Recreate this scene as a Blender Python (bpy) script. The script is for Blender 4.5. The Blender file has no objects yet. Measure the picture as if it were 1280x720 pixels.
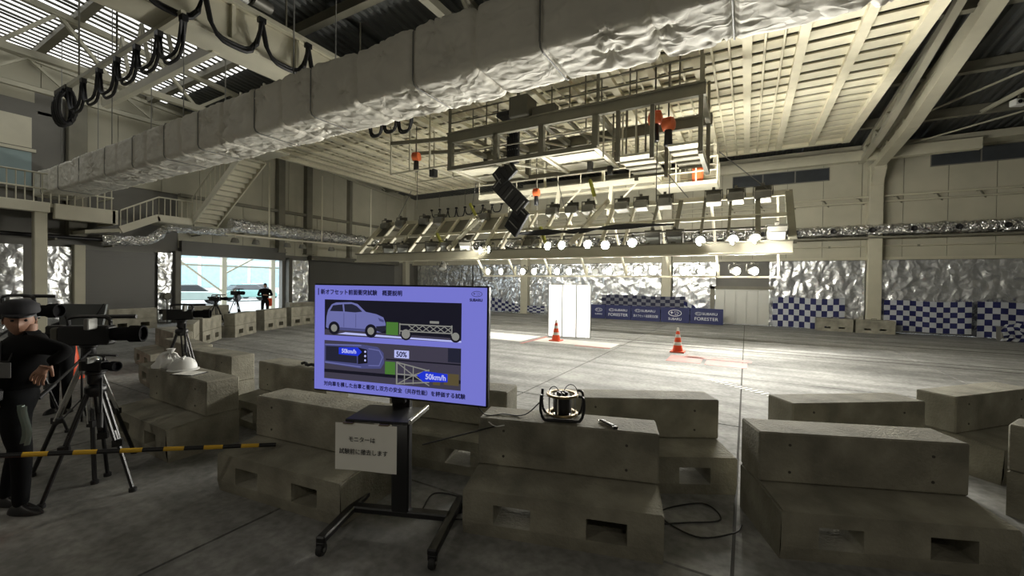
import bpy, bmesh, math, random
from mathutils import Vector, Matrix, noise
random.seed(7)
S = bpy.context.scene
COL = S.collection
R = math.radians

# ------------------------------------------------------------------ camera
cd = bpy.data.cameras.new('camera'); cd.sensor_width = 36; cd.lens = 36*520/1280; cd.clip_start = .05; cd.clip_end = 300
cam = bpy.data.objects.new('camera', cd); COL.objects.link(cam)
cam.matrix_world = Matrix.Translation((0, 0, 1.9)) @ Matrix.Rotation(R(29.4), 4, 'Z') @ Matrix.Rotation(R(90-.66), 4, 'X') @ Matrix.Rotation(R(.77), 4, 'Z')
S.camera = cam
# ------------------------------------------------------------------ world and exposure
W = bpy.data.worlds.new('world'); S.world = W; W.use_nodes = True
W.node_tree.nodes['Background'].inputs[0].default_value = (.86, .95, 1, 1)
W.node_tree.nodes['Background'].inputs[1].default_value = 4.5
S.view_settings.view_transform = 'Standard'; S.view_settings.look = 'None'; S.view_settings.gamma = 1
S.view_settings.use_curve_mapping = False
S.view_settings.exposure = 0.0
FLOOD = 92.0        # watts of each lit floodlight
FILL = 80.0           # watts of each unseen fill lamp added behind the camera

# ------------------------------------------------------------------ materials
MATS = {}
def mat(name, col, rough=.6, metal=0., var=.12, scale=3., bump=0., bscale=20., emit=0., spec=.5, trans=0., stretch=None, kind='noise'):
    if name in MATS: return MATS[name]
    m = bpy.data.materials.new(name); m.use_nodes = True; MATS[name] = m
    nt = m.node_tree; N = nt.nodes; Lk = nt.links; b = N['Principled BSDF']
    b.inputs['Roughness'].default_value = rough; b.inputs['Metallic'].default_value = metal
    b.inputs['Specular IOR Level'].default_value = spec
    tc = N.new('ShaderNodeTexCoord'); mp = N.new('ShaderNodeMapping'); Lk.new(tc.outputs['Object'], mp.inputs[0])
    if stretch: mp.inputs['Scale'].default_value = stretch
    n = N.new('ShaderNodeTexNoise'); n.inputs['Scale'].default_value = scale; n.inputs['Detail'].default_value = 5
    Lk.new(mp.outputs[0], n.inputs[0])
    rmp = N.new('ShaderNodeValToRGB'); e = rmp.color_ramp.elements
    e[0].position = .3; e[1].position = .7
    e[0].color = tuple(max(0, c*(1-var)) for c in col)+(1,); e[1].color = tuple(min(1, c*(1+var)) for c in col)+(1,)
    Lk.new(n.outputs[0], rmp.inputs[0]); Lk.new(rmp.outputs[0], b.inputs['Base Color'])
    if emit:
        Lk.new(rmp.outputs[0], b.inputs['Emission Color']); b.inputs['Emission Strength'].default_value = emit
    if trans: b.inputs['Transmission Weight'].default_value = trans
    if bump:
        n2 = N.new('ShaderNodeTexNoise') if kind == 'noise' else N.new('ShaderNodeTexVoronoi')
        n2.inputs['Scale'].default_value = bscale
        if kind == 'noise': n2.inputs['Detail'].default_value = 4
        bp = N.new('ShaderNodeBump'); bp.inputs['Strength'].default_value = bump; bp.inputs['Distance'].default_value = .05
        Lk.new(mp.outputs[0], n2.inputs[0]); Lk.new(n2.outputs[0], bp.inputs['Height']); Lk.new(bp.outputs[0], b.inputs['Normal'])
    return m
def emat(name, col, s=1.):
    return mat(name, (0, 0, 0), .6, 0, 0) if False else _emat(name, col, s)
def _emat(name, col, s):
    if name in MATS: return MATS[name]
    m = bpy.data.materials.new(name); m.use_nodes = True; MATS[name] = m
    b = m.node_tree.nodes['Principled BSDF']
    b.inputs['Base Color'].default_value = (.02, .02, .02, 1); b.inputs['Roughness'].default_value = .35
    b.inputs['Emission Color'].default_value = tuple(col)+(1,); b.inputs['Emission Strength'].default_value = s
    return m
def foil(name, col, rough, bs, bump, stretch=(1, 1, 1)):
    m = mat(name, col, rough, .92, .06, 2.)
    nt = m.node_tree; N = nt.nodes; Lk = nt.links; b = N['Principled BSDF']
    if name == 'wall_foil': b.inputs['Metallic'].default_value = .85
    tc = N.new('ShaderNodeTexCoord'); mp = N.new('ShaderNodeMapping'); mp.inputs['Scale'].default_value = stretch
    Lk.new(tc.outputs['Object'], mp.inputs[0])
    r1 = N.new('ShaderNodeTexNoise'); r1.noise_type = 'RIDGED_MULTIFRACTAL'; r1.inputs['Scale'].default_value = bs; r1.inputs['Detail'].default_value = 2.5; r1.inputs['Distortion'].default_value = .6
    r2 = N.new('ShaderNodeTexVoronoi'); r2.feature = 'F1'; r2.distance = 'MANHATTAN'; r2.inputs['Scale'].default_value = bs*2.2
    ns = N.new('ShaderNodeTexNoise'); ns.inputs['Scale'].default_value = bs*.8; Lk.new(mp.outputs[0], ns.inputs[0])
    mx = N.new('ShaderNodeMixRGB'); mx.inputs[0].default_value = .5; Lk.new(mp.outputs[0], mx.inputs[1]); Lk.new(ns.outputs[1], mx.inputs[2])
    Lk.new(mp.outputs[0], r1.inputs[0]); Lk.new(mx.outputs[0], r2.inputs[0])
    ad = N.new('ShaderNodeMath'); ad.operation = 'MULTIPLY_ADD'; ad.inputs[1].default_value = .45; Lk.new(r1.outputs[0], ad.inputs[0]); Lk.new(r2.outputs[0], ad.inputs[2])
    bp = N.new('ShaderNodeBump'); bp.inputs['Strength'].default_value = bump; bp.inputs['Distance'].default_value = .06
    Lk.new(ad.outputs[0], bp.inputs['Height']); Lk.new(bp.outputs[0], b.inputs['Normal'])
    return m
CREAM = mat('cream_paint', (.50, .475, .36), .55, 0, .08, 1.5)
CREAMW = mat('cream_wall_panel', (.45, .43, .33), .6, 0, .10, .8)
CREAML = mat('pale_cream_steel', (.62, .59, .46), .45, 0, .07, 1.5)
SLAT = mat('ceiling_slat_paint', (.70, .655, .49), .55, 0, .10, 2.)
GREYW = mat('grey_wall_panel', (.16, .155, .135), .6, 0, .1, 1.)
SHUT = mat('grey_shutter_metal', (.095, .093, .083), .5, .2, .06, 1.)
SHUTL = mat('pale_shutter_metal', (.55, .55, .50), .4, .3, .06, 1.)
STEEL = mat('dark_grey_steel', (.11, .105, .085), .55, .2, .12, 2.)
OLIVE = mat('olive_grey_steel', (.20, .19, .145), .55, .1, .1, 2.)
DECK = mat('roof_deck_metal', (.105, .11, .105), .5, .4, .15, .7)
CONC = mat('barrier_concrete', (.275, .26, .205), .85, 0, .32, 3.5, .25, 40.)
CONC2 = mat('dark_joint', (.07, .065, .055), .9, 0, .1)
FLOORM = mat('floor_concrete', (.27, .268, .252), .85, 0, .22, .5, .12, 9.)
def _floor_streaks():
    nt = FLOORM.node_tree; N = nt.nodes; Lk = nt.links; b = N['Principled BSDF']; src = b.inputs['Base Color'].links[0].from_socket
    tc = N.new('ShaderNodeTexCoord')
    for sc_, st, lo in ((1., (.12, 2.6, 1), .72), (14., (1, 1, 1), .8), (2.2, (1, 1, 1), .85)):
        mp = N.new('ShaderNodeMapping'); mp.inputs['Scale'].default_value = st; Lk.new(tc.outputs['Object'], mp.inputs[0])
        n = N.new('ShaderNodeTexNoise'); n.inputs['Scale'].default_value = sc_; n.inputs['Detail'].default_value = 6; Lk.new(mp.outputs[0], n.inputs[0])
        r = N.new('ShaderNodeValToRGB'); r.color_ramp.elements[0].position = .35; r.color_ramp.elements[1].position = .62
        r.color_ramp.elements[0].color = (lo, lo, lo, 1); r.color_ramp.elements[1].color = (1.12, 1.12, 1.12, 1); Lk.new(n.outputs[0], r.inputs[0])
        m = N.new('ShaderNodeMixRGB'); m.blend_type = 'MULTIPLY'; m.inputs[0].default_value = 1; Lk.new(src, m.inputs[1]); Lk.new(r.outputs[0], m.inputs[2]); src = m.outputs[0]
    Lk.new(src, b.inputs['Base Color'])
_floor_streaks()
BLACK = mat('black_plastic', (.012, .012, .013), .4, 0, .1)
RUBBER = mat('black_rubber', (.014, .014, .015), .6, 0, .1)
CHROME = mat('bright_metal', (.7, .7, .68), .22, 1., .05)
GREY = mat('mid_grey_metal', (.25, .25, .235), .4, .5, .1)
SILVER = mat('lamp_housing_silver', (.22, .215, .19), .4, .5, .15)
ORANGE = mat('orange_paint', (.75, .16, .05), .4, 0, .08)
RED = mat('cone_red', (.85, .10, .03), .45, 0, .06)
WHITE = mat('white_plastic', (.8, .8, .77), .45, 0, .04)
YELLOW = mat('yellow_paint', (.75, .45, .03), .5, 0, .08)
LIME = mat('yellow_green_paint', (.42, .42, .06), .5, 0, .1)
BLUEB = mat('banner_blue', (.017, .023, .10), .6, 0, .05)
REDP = mat('floor_paint_red', (.42, .13, .10), .6, 0, .2, 3.)
WHITEP = mat('floor_paint_white', (.72, .71, .66), .6, 0, .1, 3.)
FOILW = foil('wall_foil', (.80, .82, .83), .27, 2.0, .55, (1, 1, .75))
FOILT = foil('pipe_foil', (.9, .9, .88), .22, 4., 1.)
FOILD = foil('duct_wrap_foil', (.76, .735, .65), .68, 2.6, .4, (.7, 1, 1)); MATS['duct_wrap_foil'].node_tree.nodes['Principled BSDF'].inputs['Metallic'].default_value = .12
GLASSM = mat('window_glass', (.35, .45, .46), .08, 0, .15, .5, spec=.8)
DGLASS = mat('dark_window_glass', (.05, .055, .06), .15, 0, .1)
SKYL = _emat('skylight_sheet', (1, 1, .97), 1.5)
LENS_ON = _emat('lit_lamp_lens', (1, .98, .9), 40.)
LENS_OFF = mat('unlit_lamp_lens', (.6, .62, .6), .12, .2, .1)
SKIN = mat('skin', (.32, .17, .11), .55, 0, .1)
CLOTHB = mat('black_cloth', (.0045, .0045, .005), .9, 0, .2, spec=.15)
CLOTHD = mat('dark_trousers', (.007, .0075, .0085), .9, 0, .25, spec=.15)
HAIR = mat('black_hair', (.01, .009, .008), .5, 0, .1)
GOLD = mat('brass_ring', (.30, .23, .12), .4, 1., .05)
PAPER = mat('white_paper', (.92, .91, .85), .8, 0, .03)
INK = mat('black_ink', (.03, .03, .03), .8, 0, 0.)
PAINTW = mat('print_white', (.75, .77, .8), .6, 0, 0.)
CARP = mat('car_silver_green', (.42, .52, .5), .25, .4, .03)
ASPH = mat('asphalt', (.33, .33, .32), .9, 0, .1, 2.)

# ------------------------------------------------------------------ mesh helpers
def tag(o, label=None, cat=None, group=None, kind=None):
    if label: o['label'] = label
    if cat: o['category'] = cat
    if group: o['group'] = group
    if kind: o['kind'] = kind
    return o
def thing(name, label, cat, loc=(0, 0, 0), rz=0., group=None, kind=None):
    o = bpy.data.objects.new(name, None); COL.objects.link(o); o.empty_display_size = .1
    o.location = loc; o.rotation_euler = (0, 0, R(rz))
    return tag(o, label, cat, group, kind)
def link(name, me, parent=None, m=None):
    o = bpy.data.objects.new(name, me); COL.objects.link(o); o.parent = parent
    if m is not None and not me.materials: me.materials.append(m)
    return o
class MB:
    def __init__(s): s.v = []; s.f = []; s.sm = False
    def quadbox(s, c8):
        i = len(s.v); s.v += [tuple(p) for p in c8]
        s.f += [(i, i+3, i+2, i+1), (i+4, i+5, i+6, i+7), (i, i+1, i+5, i+4), (i+1, i+2, i+6, i+5), (i+2, i+3, i+7, i+6), (i+3, i, i+4, i+7)]
        return s
    def box(s, x0, x1, y0, y1, z0, z1):
        return s.quadbox([(x0, y0, z0), (x1, y0, z0), (x1, y1, z0), (x0, y1, z0), (x0, y0, z1), (x1, y0, z1), (x1, y1, z1), (x0, y1, z1)])
    def bar(s, p, q, w, h=None, up=(0, 0, 1)):
        h = h or w; p = Vector(p); q = Vector(q); d = (q-p).normalized(); u = Vector(up)
        if abs(d.dot(u)) > .98: u = Vector((0, 1, 0))
        a = d.cross(u).normalized()*w/2; b = a.cross(d).normalized()*h/2
        return s.quadbox([p-a-b, p+a-b, p+a+b, p-a+b, q-a-b, q+a-b, q+a+b, q-a+b])
    def tube(s, pts, r, n=8, closed=False):
        pts = [Vector(p) for p in pts]; m = len(pts); i0 = len(s.v); s.sm = True
        rs = r if isinstance(r, (list, tuple)) else [r]*m
        for k, p in enumerate(pts):
            d = (pts[min(k+1, m-1)]-pts[max(k-1, 0)]).normalized() if not closed else (pts[(k+1) % m]-pts[k-1]).normalized()
            u = Vector((0, 0, 1)) if abs(d.z) < .95 else Vector((0, 1, 0))
            a = d.cross(u).normalized(); b = a.cross(d).normalized()
            for j in range(n):
                t = 2*math.pi*j/n; s.v.append(tuple(p+rs[k]*(a*math.cos(t)+b*math.sin(t))))
        for k in range(m if closed else m-1):
            for j in range(n):
                A = i0+k*n; B = i0+((k+1) % m)*n
                s.f.append((A+j, A+(j+1) % n, B+(j+1) % n, B+j))
        if not closed:
            s.f.append(tuple(i0+j for j in range(n))[::-1]); s.f.append(tuple(i0+(m-1)*n+j for j in range(n)))
        return s
    def lathe(s, prof, n=16, c=(0, 0, 0), axis='z', cap=True):
        i0 = len(s.v); m = len(prof); s.sm = True
        for r, z in prof:
            for j in range(n):
                t = 2*math.pi*j/n; x, y = r*math.cos(t), r*math.sin(t)
                p = (x, y, z) if axis == 'z' else ((x, z, y) if axis == 'y' else (z, x, y))
                s.v.append((p[0]+c[0], p[1]+c[1], p[2]+c[2]))
        for k in range(m-1):
            for j in range(n): s.f.append((i0+k*n+j, i0+k*n+(j+1) % n, i0+(k+1)*n+(j+1) % n, i0+(k+1)*n+j))
        if cap: s.f.append(tuple(i0+j for j in range(n))[::-1]); s.f.append(tuple(i0+(m-1)*n+j for j in range(n)))
        return s
    def prism(s, poly, y0, y1, plane='xz'):
        i = len(s.v); n = len(poly)
        g = (lambda a, b, t: (a, t, b)) if plane == 'xz' else ((lambda a, b, t: (t, a, b)) if plane == 'yz' else (lambda a, b, t: (a, b, t)))
        s.v += [g(a, b, y0) for a, b in poly]+[g(a, b, y1) for a, b in poly]
        s.f += [tuple(range(i, i+n)), tuple(range(i+2*n-1, i+n-1, -1))]
        for k in range(n): s.f.append((i+k, i+n+k, i+n+(k+1) % n, i+(k+1) % n))
        return s
    def poly(s, pts): i = len(s.v); s.v += pts; s.f.append(tuple(range(i, i+len(pts)))); return s
    def grid(s, fn, nu, nv):
        i = len(s.v); s.sm = True
        for a in range(nu+1):
            for b in range(nv+1): s.v.append(tuple(fn(a/nu, b/nv)))
        for a in range(nu):
            for b in range(nv):
                q = i+a*(nv+1)+b; s.f.append((q, q+nv+1, q+nv+2, q+1))
        return s
    def mesh(s, m, bevel=0., smooth=None):
        me = bpy.data.meshes.new('m'); me.from_pydata(s.v, [], s.f); me.validate()
        bm = bmesh.new(); bm.from_mesh(me); bmesh.ops.recalc_face_normals(bm, faces=bm.faces)
        if bevel: bmesh.ops.bevel(bm, geom=[e for e in bm.edges if len(e.link_faces) == 2 and e.calc_face_angle(0) > .5], offset=bevel, segments=1, affect='EDGES', clamp_overlap=True)
        if s.sm if smooth is None else smooth:
            for f in bm.faces: f.smooth = True
            for e in bm.edges:
                if len(e.link_faces) == 2 and e.calc_face_angle(0) > .9: e.smooth = False
        bm.to_mesh(me); bm.free()
        if m: me.materials.append(m)
        return me
    def build(s, name, m, parent=None, bevel=0., smooth=None):
        me = s.mesh(m, bevel, smooth); me.name = name
        return link(name, me, parent)
def struct(name, mb, m, bevel=0., label=None):
    return tag(mb.build(name, m, None, bevel), label, None, None, 'structure')
def copy_tree(o, parent=None):
    c = o.copy(); COL.objects.link(c); c.parent = parent
    for ch in list(o.children): copy_tree(ch, c)
    return c
def arc(c, r, a0, a1, n, plane='xz'):
    out = []
    for k in range(n+1):
        t = R(a0+(a1-a0)*k/n); x, y = r*math.cos(t), r*math.sin(t)
        out.append((c[0]+x, c[1], c[2]+y) if plane == 'xz' else ((c[0], c[1]+x, c[2]+y) if plane == 'yz' else (c[0]+x, c[1]+y, c[2])))
    return out
def curve(pts, n=8):
    P = [Vector(p) for p in pts]; P = [2*P[0]-P[1]]+P+[2*P[-1]-P[-2]]; out = []
    for k in range(1, len(P)-2):
        for j in range(n):
            t = j/n; a, b, c, d = P[k-1:k+3]
            out.append(.5*((2*b)+(c-a)*t+(2*a-5*b+4*c-d)*t*t+(3*b-a-3*c+d)*t**3))
    return out+[P[-2]]
DG = None
def text(s, name, m, parent, loc, rot, width=None, height=None, size=.1, align='LEFT', depth=.0, bold=.0):
    cu = bpy.data.curves.new('t', 'FONT'); cu.body = s; cu.size = size; cu.align_x = 'LEFT'; cu.extrude = depth
    o = bpy.data.objects.new('t', cu); COL.objects.link(o)
    dg = bpy.context.evaluated_depsgraph_get(); me = bpy.data.meshes.new_from_object(o.evaluated_get(dg))
    bpy.data.objects.remove(o); me.materials.clear(); me.materials.append(m)
    xs = [v.co.x for v in me.vertices]; ys = [v.co.y for v in me.vertices]
    if not xs: return None
    x0, x1, y0, y1 = min(xs), max(xs), min(ys), max(ys)
    kx = width/(x1-x0) if width else 1.; ky = height/(y1-y0) if height else kx
    for v in me.vertices: v.co.x = (v.co.x-(x0+x1)/2)*kx; v.co.y = (v.co.y-(y0+y1)/2)*ky
    if bold:
        bm = bmesh.new()
        for dx, dy in ((0, 0), (bold, 0), (-bold, 0), (0, bold), (0, -bold)):
            t_ = me.copy()
            for v in t_.vertices: v.co.x += dx; v.co.y += dy; v.co.z += (dx+2*dy)*.02
            bm.from_mesh(t_); bpy.data.meshes.remove(t_)
        bm.to_mesh(me); bm.free()
    q = link(name, me, parent); q.location = loc; q.rotation_euler = rot
    return q
ORD = ['first', 'second', 'third', 'fourth', 'fifth', 'sixth', 'seventh', 'eighth', 'ninth', 'tenth', 'eleventh', 'twelfth', 'thirteenth', 'fourteenth', 'fifteenth', 'sixteenth', 'seventeenth', 'eighteenth', 'nineteenth', 'twentieth', 'twenty-first']
def fbm(p, o=4): return noise.fractal(Vector(p), .9, 2.1, o)

# ================================================================== SETTING
XL, YB, XR, YR = -21.8, 23.6, 14., -8.
def roofz(y): return 8.0+.09*(YB-y)
# floor: underlay with separate cast slabs and narrow joints
fl = struct('floor', MB().box(-30, XR, YR, YB+.3, -.3, -.03), CONC2)
xs = [-21.8, -17.9, -13.9, -9.9, -6.6, -3.35, -.05, 3.9, 7.9, XR]; ys = [-8, -3.6, -.4, 3.0, 6.4, 9.8, 13.0, 16.4, 19.8, 23.6]
for i in range(len(xs)-1):
    for j in range(len(ys)-1):
        g = .012
        MB().box(xs[i]+g, xs[i+1]-g, ys[j]+g, ys[j+1]-g, -.03, 0).build('floor_slab', FLOORM, fl)
# sunk rail grooves, drain grating, paint
for y, w in ((13.9, .08), (14.5, .08), (17.9, .1), (19.0, .07)):
    MB().box(-9, XR, y, y+w, -.001, .003).build('rail_groove', CONC2, fl)
gr = MB()
for k in range(16):
    t = k/15; x = -.6+t*1.25; y = 9.3-.95*t
    gr.bar((x-.06, y-.08, .004), (x+.06, y+.08, .004), .035, .006)
gr.build('drain_grating', WHITEP, fl)
for (x0, x1, y0, y1, m) in ((-9.3, -6.4, 12.0, 13.5, WHITEP), (-6.1, -3.5, 12.3, 13.3, WHITEP), (-6.25, -6.12, 11.6, 13.6, REDP), (-4.6, -3.5, 12.1, 12.25, REDP), (-1.75, -.95, 11.05, 12.0, REDP), (-.85, .05, 11.0, 11.75, REDP), (-1.4, .15, 11.85, 12.2, REDP)):
    MB().box(x0, x1, y0, y1, 0, .004).build('painted_floor_mark', m, fl)

# ---- walls
def panels(parent, axis, pos, thick, spans, m, gap=.02):
    for (a0, a1, z0, z1, n) in spans:
        for k in range(n):
            b0 = a0+(a1-a0)*k/n+gap/2; b1 = a0+(a1-a0)*(k+1)/n-gap/2
            mb = MB()
            if axis == 'y': mb.box(b0, b1, pos-thick, pos, z0, z1)
            else: mb.box(pos, pos+thick, b0, b1, z0, z1)
            mb.build('wall_panel', m, parent)
wb = struct('wall_back', MB().box(XL-.3, XR, YB, YB+.25, 0, 8.1), GREYW)
panels(wb, 'y', YB, .04, [(XL, XR, 3.15, 5.6, 26), (XL, XR, 5.62, 8.0, 26)], CREAMW)
OP0, OP1, OPT = 8.75, 13.45, 2.95          # daylight opening in the left wall
wl = struct('wall_left', MB().box(XL-.3, XL, YR, OP0, 0, 10.9).box(XL-.3, XL, OP1, YB, 0, 10.9).box(XL-.3, XL, OP0, OP1, OPT, 10.9), GREYW)
panels(wl, 'x', XL, .05, [(8.7, YB, 3.25, 5.5, 11), (5.3, YB, 5.6, 8.5, 13), (-8, YB, 8.55, 9.9, 20), (-8, 2.9, 3.2, 8.5, 8), (2.9, 4.5, 5.9, 8.5, 1)], CREAMW)
struct('wall_right', MB().box(XR, XR+.25, YR, YB+.3, 0, 11), GREYW)
struct('wall_rear', MB().box(XL-.3, XR+.3, YR-.25, YR, 0, 11.2), GREYW)
# roof: corrugated deck in strips
rf = struct('ceiling', MB().quadbox([(XL-.4, YR, roofz(YR)+.12), (XR+.3, YR, roofz(YR)+.12), (XR+.3, YB+.4, roofz(YB)+.12), (XL-.4, YB+.4, roofz(YB)+.12), (XL-.4, YR, roofz(YR)+.22), (XR+.3, YR, roofz(YR)+.22), (XR+.3, YB+.4, roofz(YB)+.22), (XL-.4, YB+.4, roofz(YB)+.22)]), DECK)
def deck(x0, x1, y0, y1):
    mb = MB(); n = int((x1-x0)/.13)
    prof = []
    for k in range(n):
        x = x0+k*.26/2
        prof.append((x, .0 if k % 2 else .07)); prof.append((x+.09, .0 if k % 2 else .07))
    for (xa, za), (xb, zb) in zip(prof[:-1], prof[1:]):
        mb.poly([(xa, y0, roofz(y0)+za), (xb, y0, roofz(y0)+zb), (xb, y1, roofz(y1)+zb), (xa, y1, roofz(y1)+za)])
    return mb
for x0 in range(-22, 14, 4):
    for (y0, y1) in ((-8, 0), (0, 8), (8, 16), (16, 23.6)):
        deck(max(x0, XL), x0+4, y0, y1).build('roof_deck_sheet', DECK, rf, smooth=False)
# skylight sheets under the left part of the roof, with dark battens along the slope
for i, (x0, x1) in enumerate(((-21.6, -19.4), (-19.2, -17.0), (-16.8, -14.6))):
    y0, y1 = -2.0, 8.2
    w = struct('window_%d' % (i+1), MB().quadbox([(x0, y0, roofz(y0)-.06), (x1, y0, roofz(y0)-.06), (x1, y1, roofz(y1)-.06), (x0, y1, roofz(y1)-.06), (x0, y0, roofz(y0)-.04), (x1, y0, roofz(y0)-.04), (x1, y1, roofz(y1)-.04), (x0, y1, roofz(y1)-.04)]), SKYL)
    k = x0
    while k < x1:
        MB().bar((k, y0, roofz(y0)-.08), (k, y1, roofz(y1)-.08), .10, .03).build('skylight_batten', STEEL, w); k += .31
# purlins
for i, y in enumerate((20.4, 17.2, 14.0, 10.8, 7.6, 4.4, 1.2, -2.)):
    struct('trim_%d' % (i+1), MB().box(XL, XR, y-.06, y+.06, roofz(y)-.32, roofz(y)-.02).box(XL, XR, y-.11, y+.11, roofz(y)-.34, roofz(y)-.31), OLIVE)

def truss_y(X, y0, y1, zf0, label, n=7, w=.16, m=CREAMW):
    t = thing('roof_truss', label, 'truss', (X, 0, 0), kind='structure')
    bot = lambda y: zf0(y); top = lambda y: roofz(y)-.38
    st = [y0+(y1-y0)*k/n for k in range(n+1)]
    MB().bar((0, y0, top(y0)), (0, y1, top(y1)), w, w).build('top_chord', m, t)
    for a, b in zip(st[:-1], st[1:]): MB().bar((0, a, bot(a)), (0, b, bot(b)), w*1.3, w*1.3).build('bottom_chord', m, t)
    for k in range(n):
        a, b = st[k], st[k+1]
        mid = (a+b)/2
        MB().bar((0, a, bot(a)), (0, mid, top(mid)), w*.6).build('diagonal', m, t)
        MB().bar((0, mid, top(mid)), (0, b, bot(b)), w*.6).build('diagonal', m, t)
    return t
hz = lambda y: 7.15+max(0, (22.6-y))*.07+max(0, 19-y)*.11
truss_y(4.75, 22.7, 11, hz, 'cream steel roof truss rising from the wall column at the right', 6, .26, CREAM)
truss_y(4.15, 22.7, 11, lambda y: hz(y)+.1, 'thinner lattice truss just left of the heavy right roof truss', 8, .14, CREAMW)
truss_y(-17.2, 12, -4, lambda y: 8.0, 'zigzag roof truss under the skylights at the upper left', 7, .15, CREAMW)
truss_y(-21.45, 22, -4, lambda y: 8.35, 'shallow lattice truss running along the top of the left wall', 11, .12, CREAMW)
truss_y(-6.2, 9.3, -4, lambda y: 8.1, 'dark roof truss above the wrapped duct near the crane girder', 6, .15, OLIVE)
# right roof bracing: posts and diagonals below the purlins
br = thing('roof_bracing', 'cream diagonal braces and posts between purlins at upper right', 'bracing', kind='structure')
for p, q, w in (((6.9, 20.4, roofz(20.4)-.3), (8.0, 17.2, roofz(17.2)-.3), .1), ((8.6, 20.4, roofz(20.4)-.3), (8.9, 20.4, 7.3), .12), ((4.9, 20.4, 8.0), (7.6, 17.2, 8.4), .05), ((4.9, 22.7, 7.6), (9, 20.4, 8.1), .05), ((7.2, 17.2, 8.3), (8.0, 20.4, 7.6), .14)):
    MB().bar(p, q, w).build('brace', CREAMW, br)
bm_ = thing('eave_beam', 'long cream steel beam under the roof edge along the back wall', 'beam', kind='structure')
MB().box(-12, 7.6, 22.2, 22.5, 7.2, 7.62).build('web', CREAM, bm_)
MB().box(-12, XR, 22.5, 23.2, 7.62, 7.9).build('upper_flange', CREAMW, bm_)
# columns of the back wall
for i, X in enumerate((-12.2, -3.7, 4.78, 13.3)):
    c = thing('column', ['cream wall column behind the left half of the lamp rig', 'cream wall column behind the middle of the lamp rig', 'cream wall column with bracket to the right of the lamp rig', 'cream wall column at the far right end of the back wall'][i], 'column', (X, YB-.04, 0), kind='structure')
    MB().box(-.24, .24, -.42, 0, 0, 7.2).build('shaft', CREAM, c, .02)
    MB().prism([(-.42, 6.3), (-.95, 6.9), (-.95, 7.2), (0, 7.2), (0, 6.3)], -.2, .2, 'yz').build('bracket', CREAM, c)
    MB().box(-.32, .32, -.5, 0, 0, .05).build('base_plate', CREAM, c)
for i, (x0, x1, z0, z1, n) in enumerate(((-.7, 3.2, 6.75, 7.35, 3), (6.55, XR-.1, 6.95, 7.6, 5))):
    w = struct('window_%d' % (i+4), MB().box(x0, x1, YB-.07, YB-.03, z0, z1), GREYW)
    for k in range(n):
        a = x0+(x1-x0)*k/n; MB().box(a+.03, a+(x1-x0)/n-.03, YB-.09, YB-.06, z0+.04, z1-.04).build('pane', DGLASS, w)
# wall rail with brackets
rl = thing('wall_rail', 'cream bracketed pipe rail across the upper back wall', 'rail', (0, YB, 0))
MB().tube([(XL+.2, -.28, 5.85), (XR-.1, -.28, 5.85)], .045).build('upper_pipe', CREAM, rl)
MB().tube([(XL+.2, -.22, 5.62), (XR-.1, -.22, 5.62)], .04).build('lower_pipe', CREAM, rl)
bk = MB().bar((0, -.26, 5.85), (.25, -.02, 5.55), .04, .05).box(-.03, .03, -.3, 0, 5.82, 5.88).mesh(OLIVE)
for k in range(28):
    o = link('bracket', bk, rl); o.location = (XL+1+k*1.25, 0, 0)
cp = thing('conduit_pipe', 'thin cream conduit running low along the back wall', 'pipe', (0, YB, 0))
MB().tube([(XL+.2, -.1, 3.72), (XR-.1, -.1, 3.72)], .03).build('run', CREAM, cp)
struct('trim_25', MB().box(XL, XR, YB-.16, YB, 3.12, 3.24), CREAM)
for k in range(12): MB().box(XL+1+k*3, XL+1.08+k*3, -.13, 0, 3.68, 3.76).build('clip', OLIVE, cp)
# silver duct on the back wall with dark nozzles
def foiltube(path, r, seed, n=24, seg=.06, amp=.22):
    P = []
    for a, b in zip(path[:-1], path[1:]):
        a = Vector(a); b = Vector(b); k = max(1, int((b-a).length/seg))
        P += [a.lerp(b, j/k) for j in range(k)]
    P.append(Vector(path[-1])); mb = MB(); mb.tube(P, r, n)
    out = []
    for i, v in enumerate(mb.v):
        c = P[i//n] if i//n < len(P) else P[-1]; d = Vector(v)-c
        t = 1+amp*fbm((v[0]*5+seed, v[1]*5, v[2]*5))+.35*amp*fbm((v[0]*13, v[1]*13+seed, v[2]*13))-.10*(abs(((i//n) % 20)-10) < 1)
        out.append(tuple(c+d*t))
    mb.v = out; return mb
dk = thing('wall_air_duct', 'silver foil wrapped air duct with round nozzles along the back wall', 'duct', (0, 0, 0))
foiltube([(-16.2, YB-.45, 4.38), (XR-.3, YB-.45, 4.38)], .24, 3.).build('duct_tube', FOILT, dk)
for k in range(22):
    MB().lathe([(.0, .0), (.09, .0), (.11, -.1), (.08, -.1), (.0, -.06)], 10, (-15.2+k*1.32, YB-.66, 4.36), 'y').build('nozzle', BLACK, dk)
MB().box(-16.2, XR-.2, YB-.6, YB, 4.02, 4.1).build('shelf_bracket', OLIVE, dk)

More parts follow.
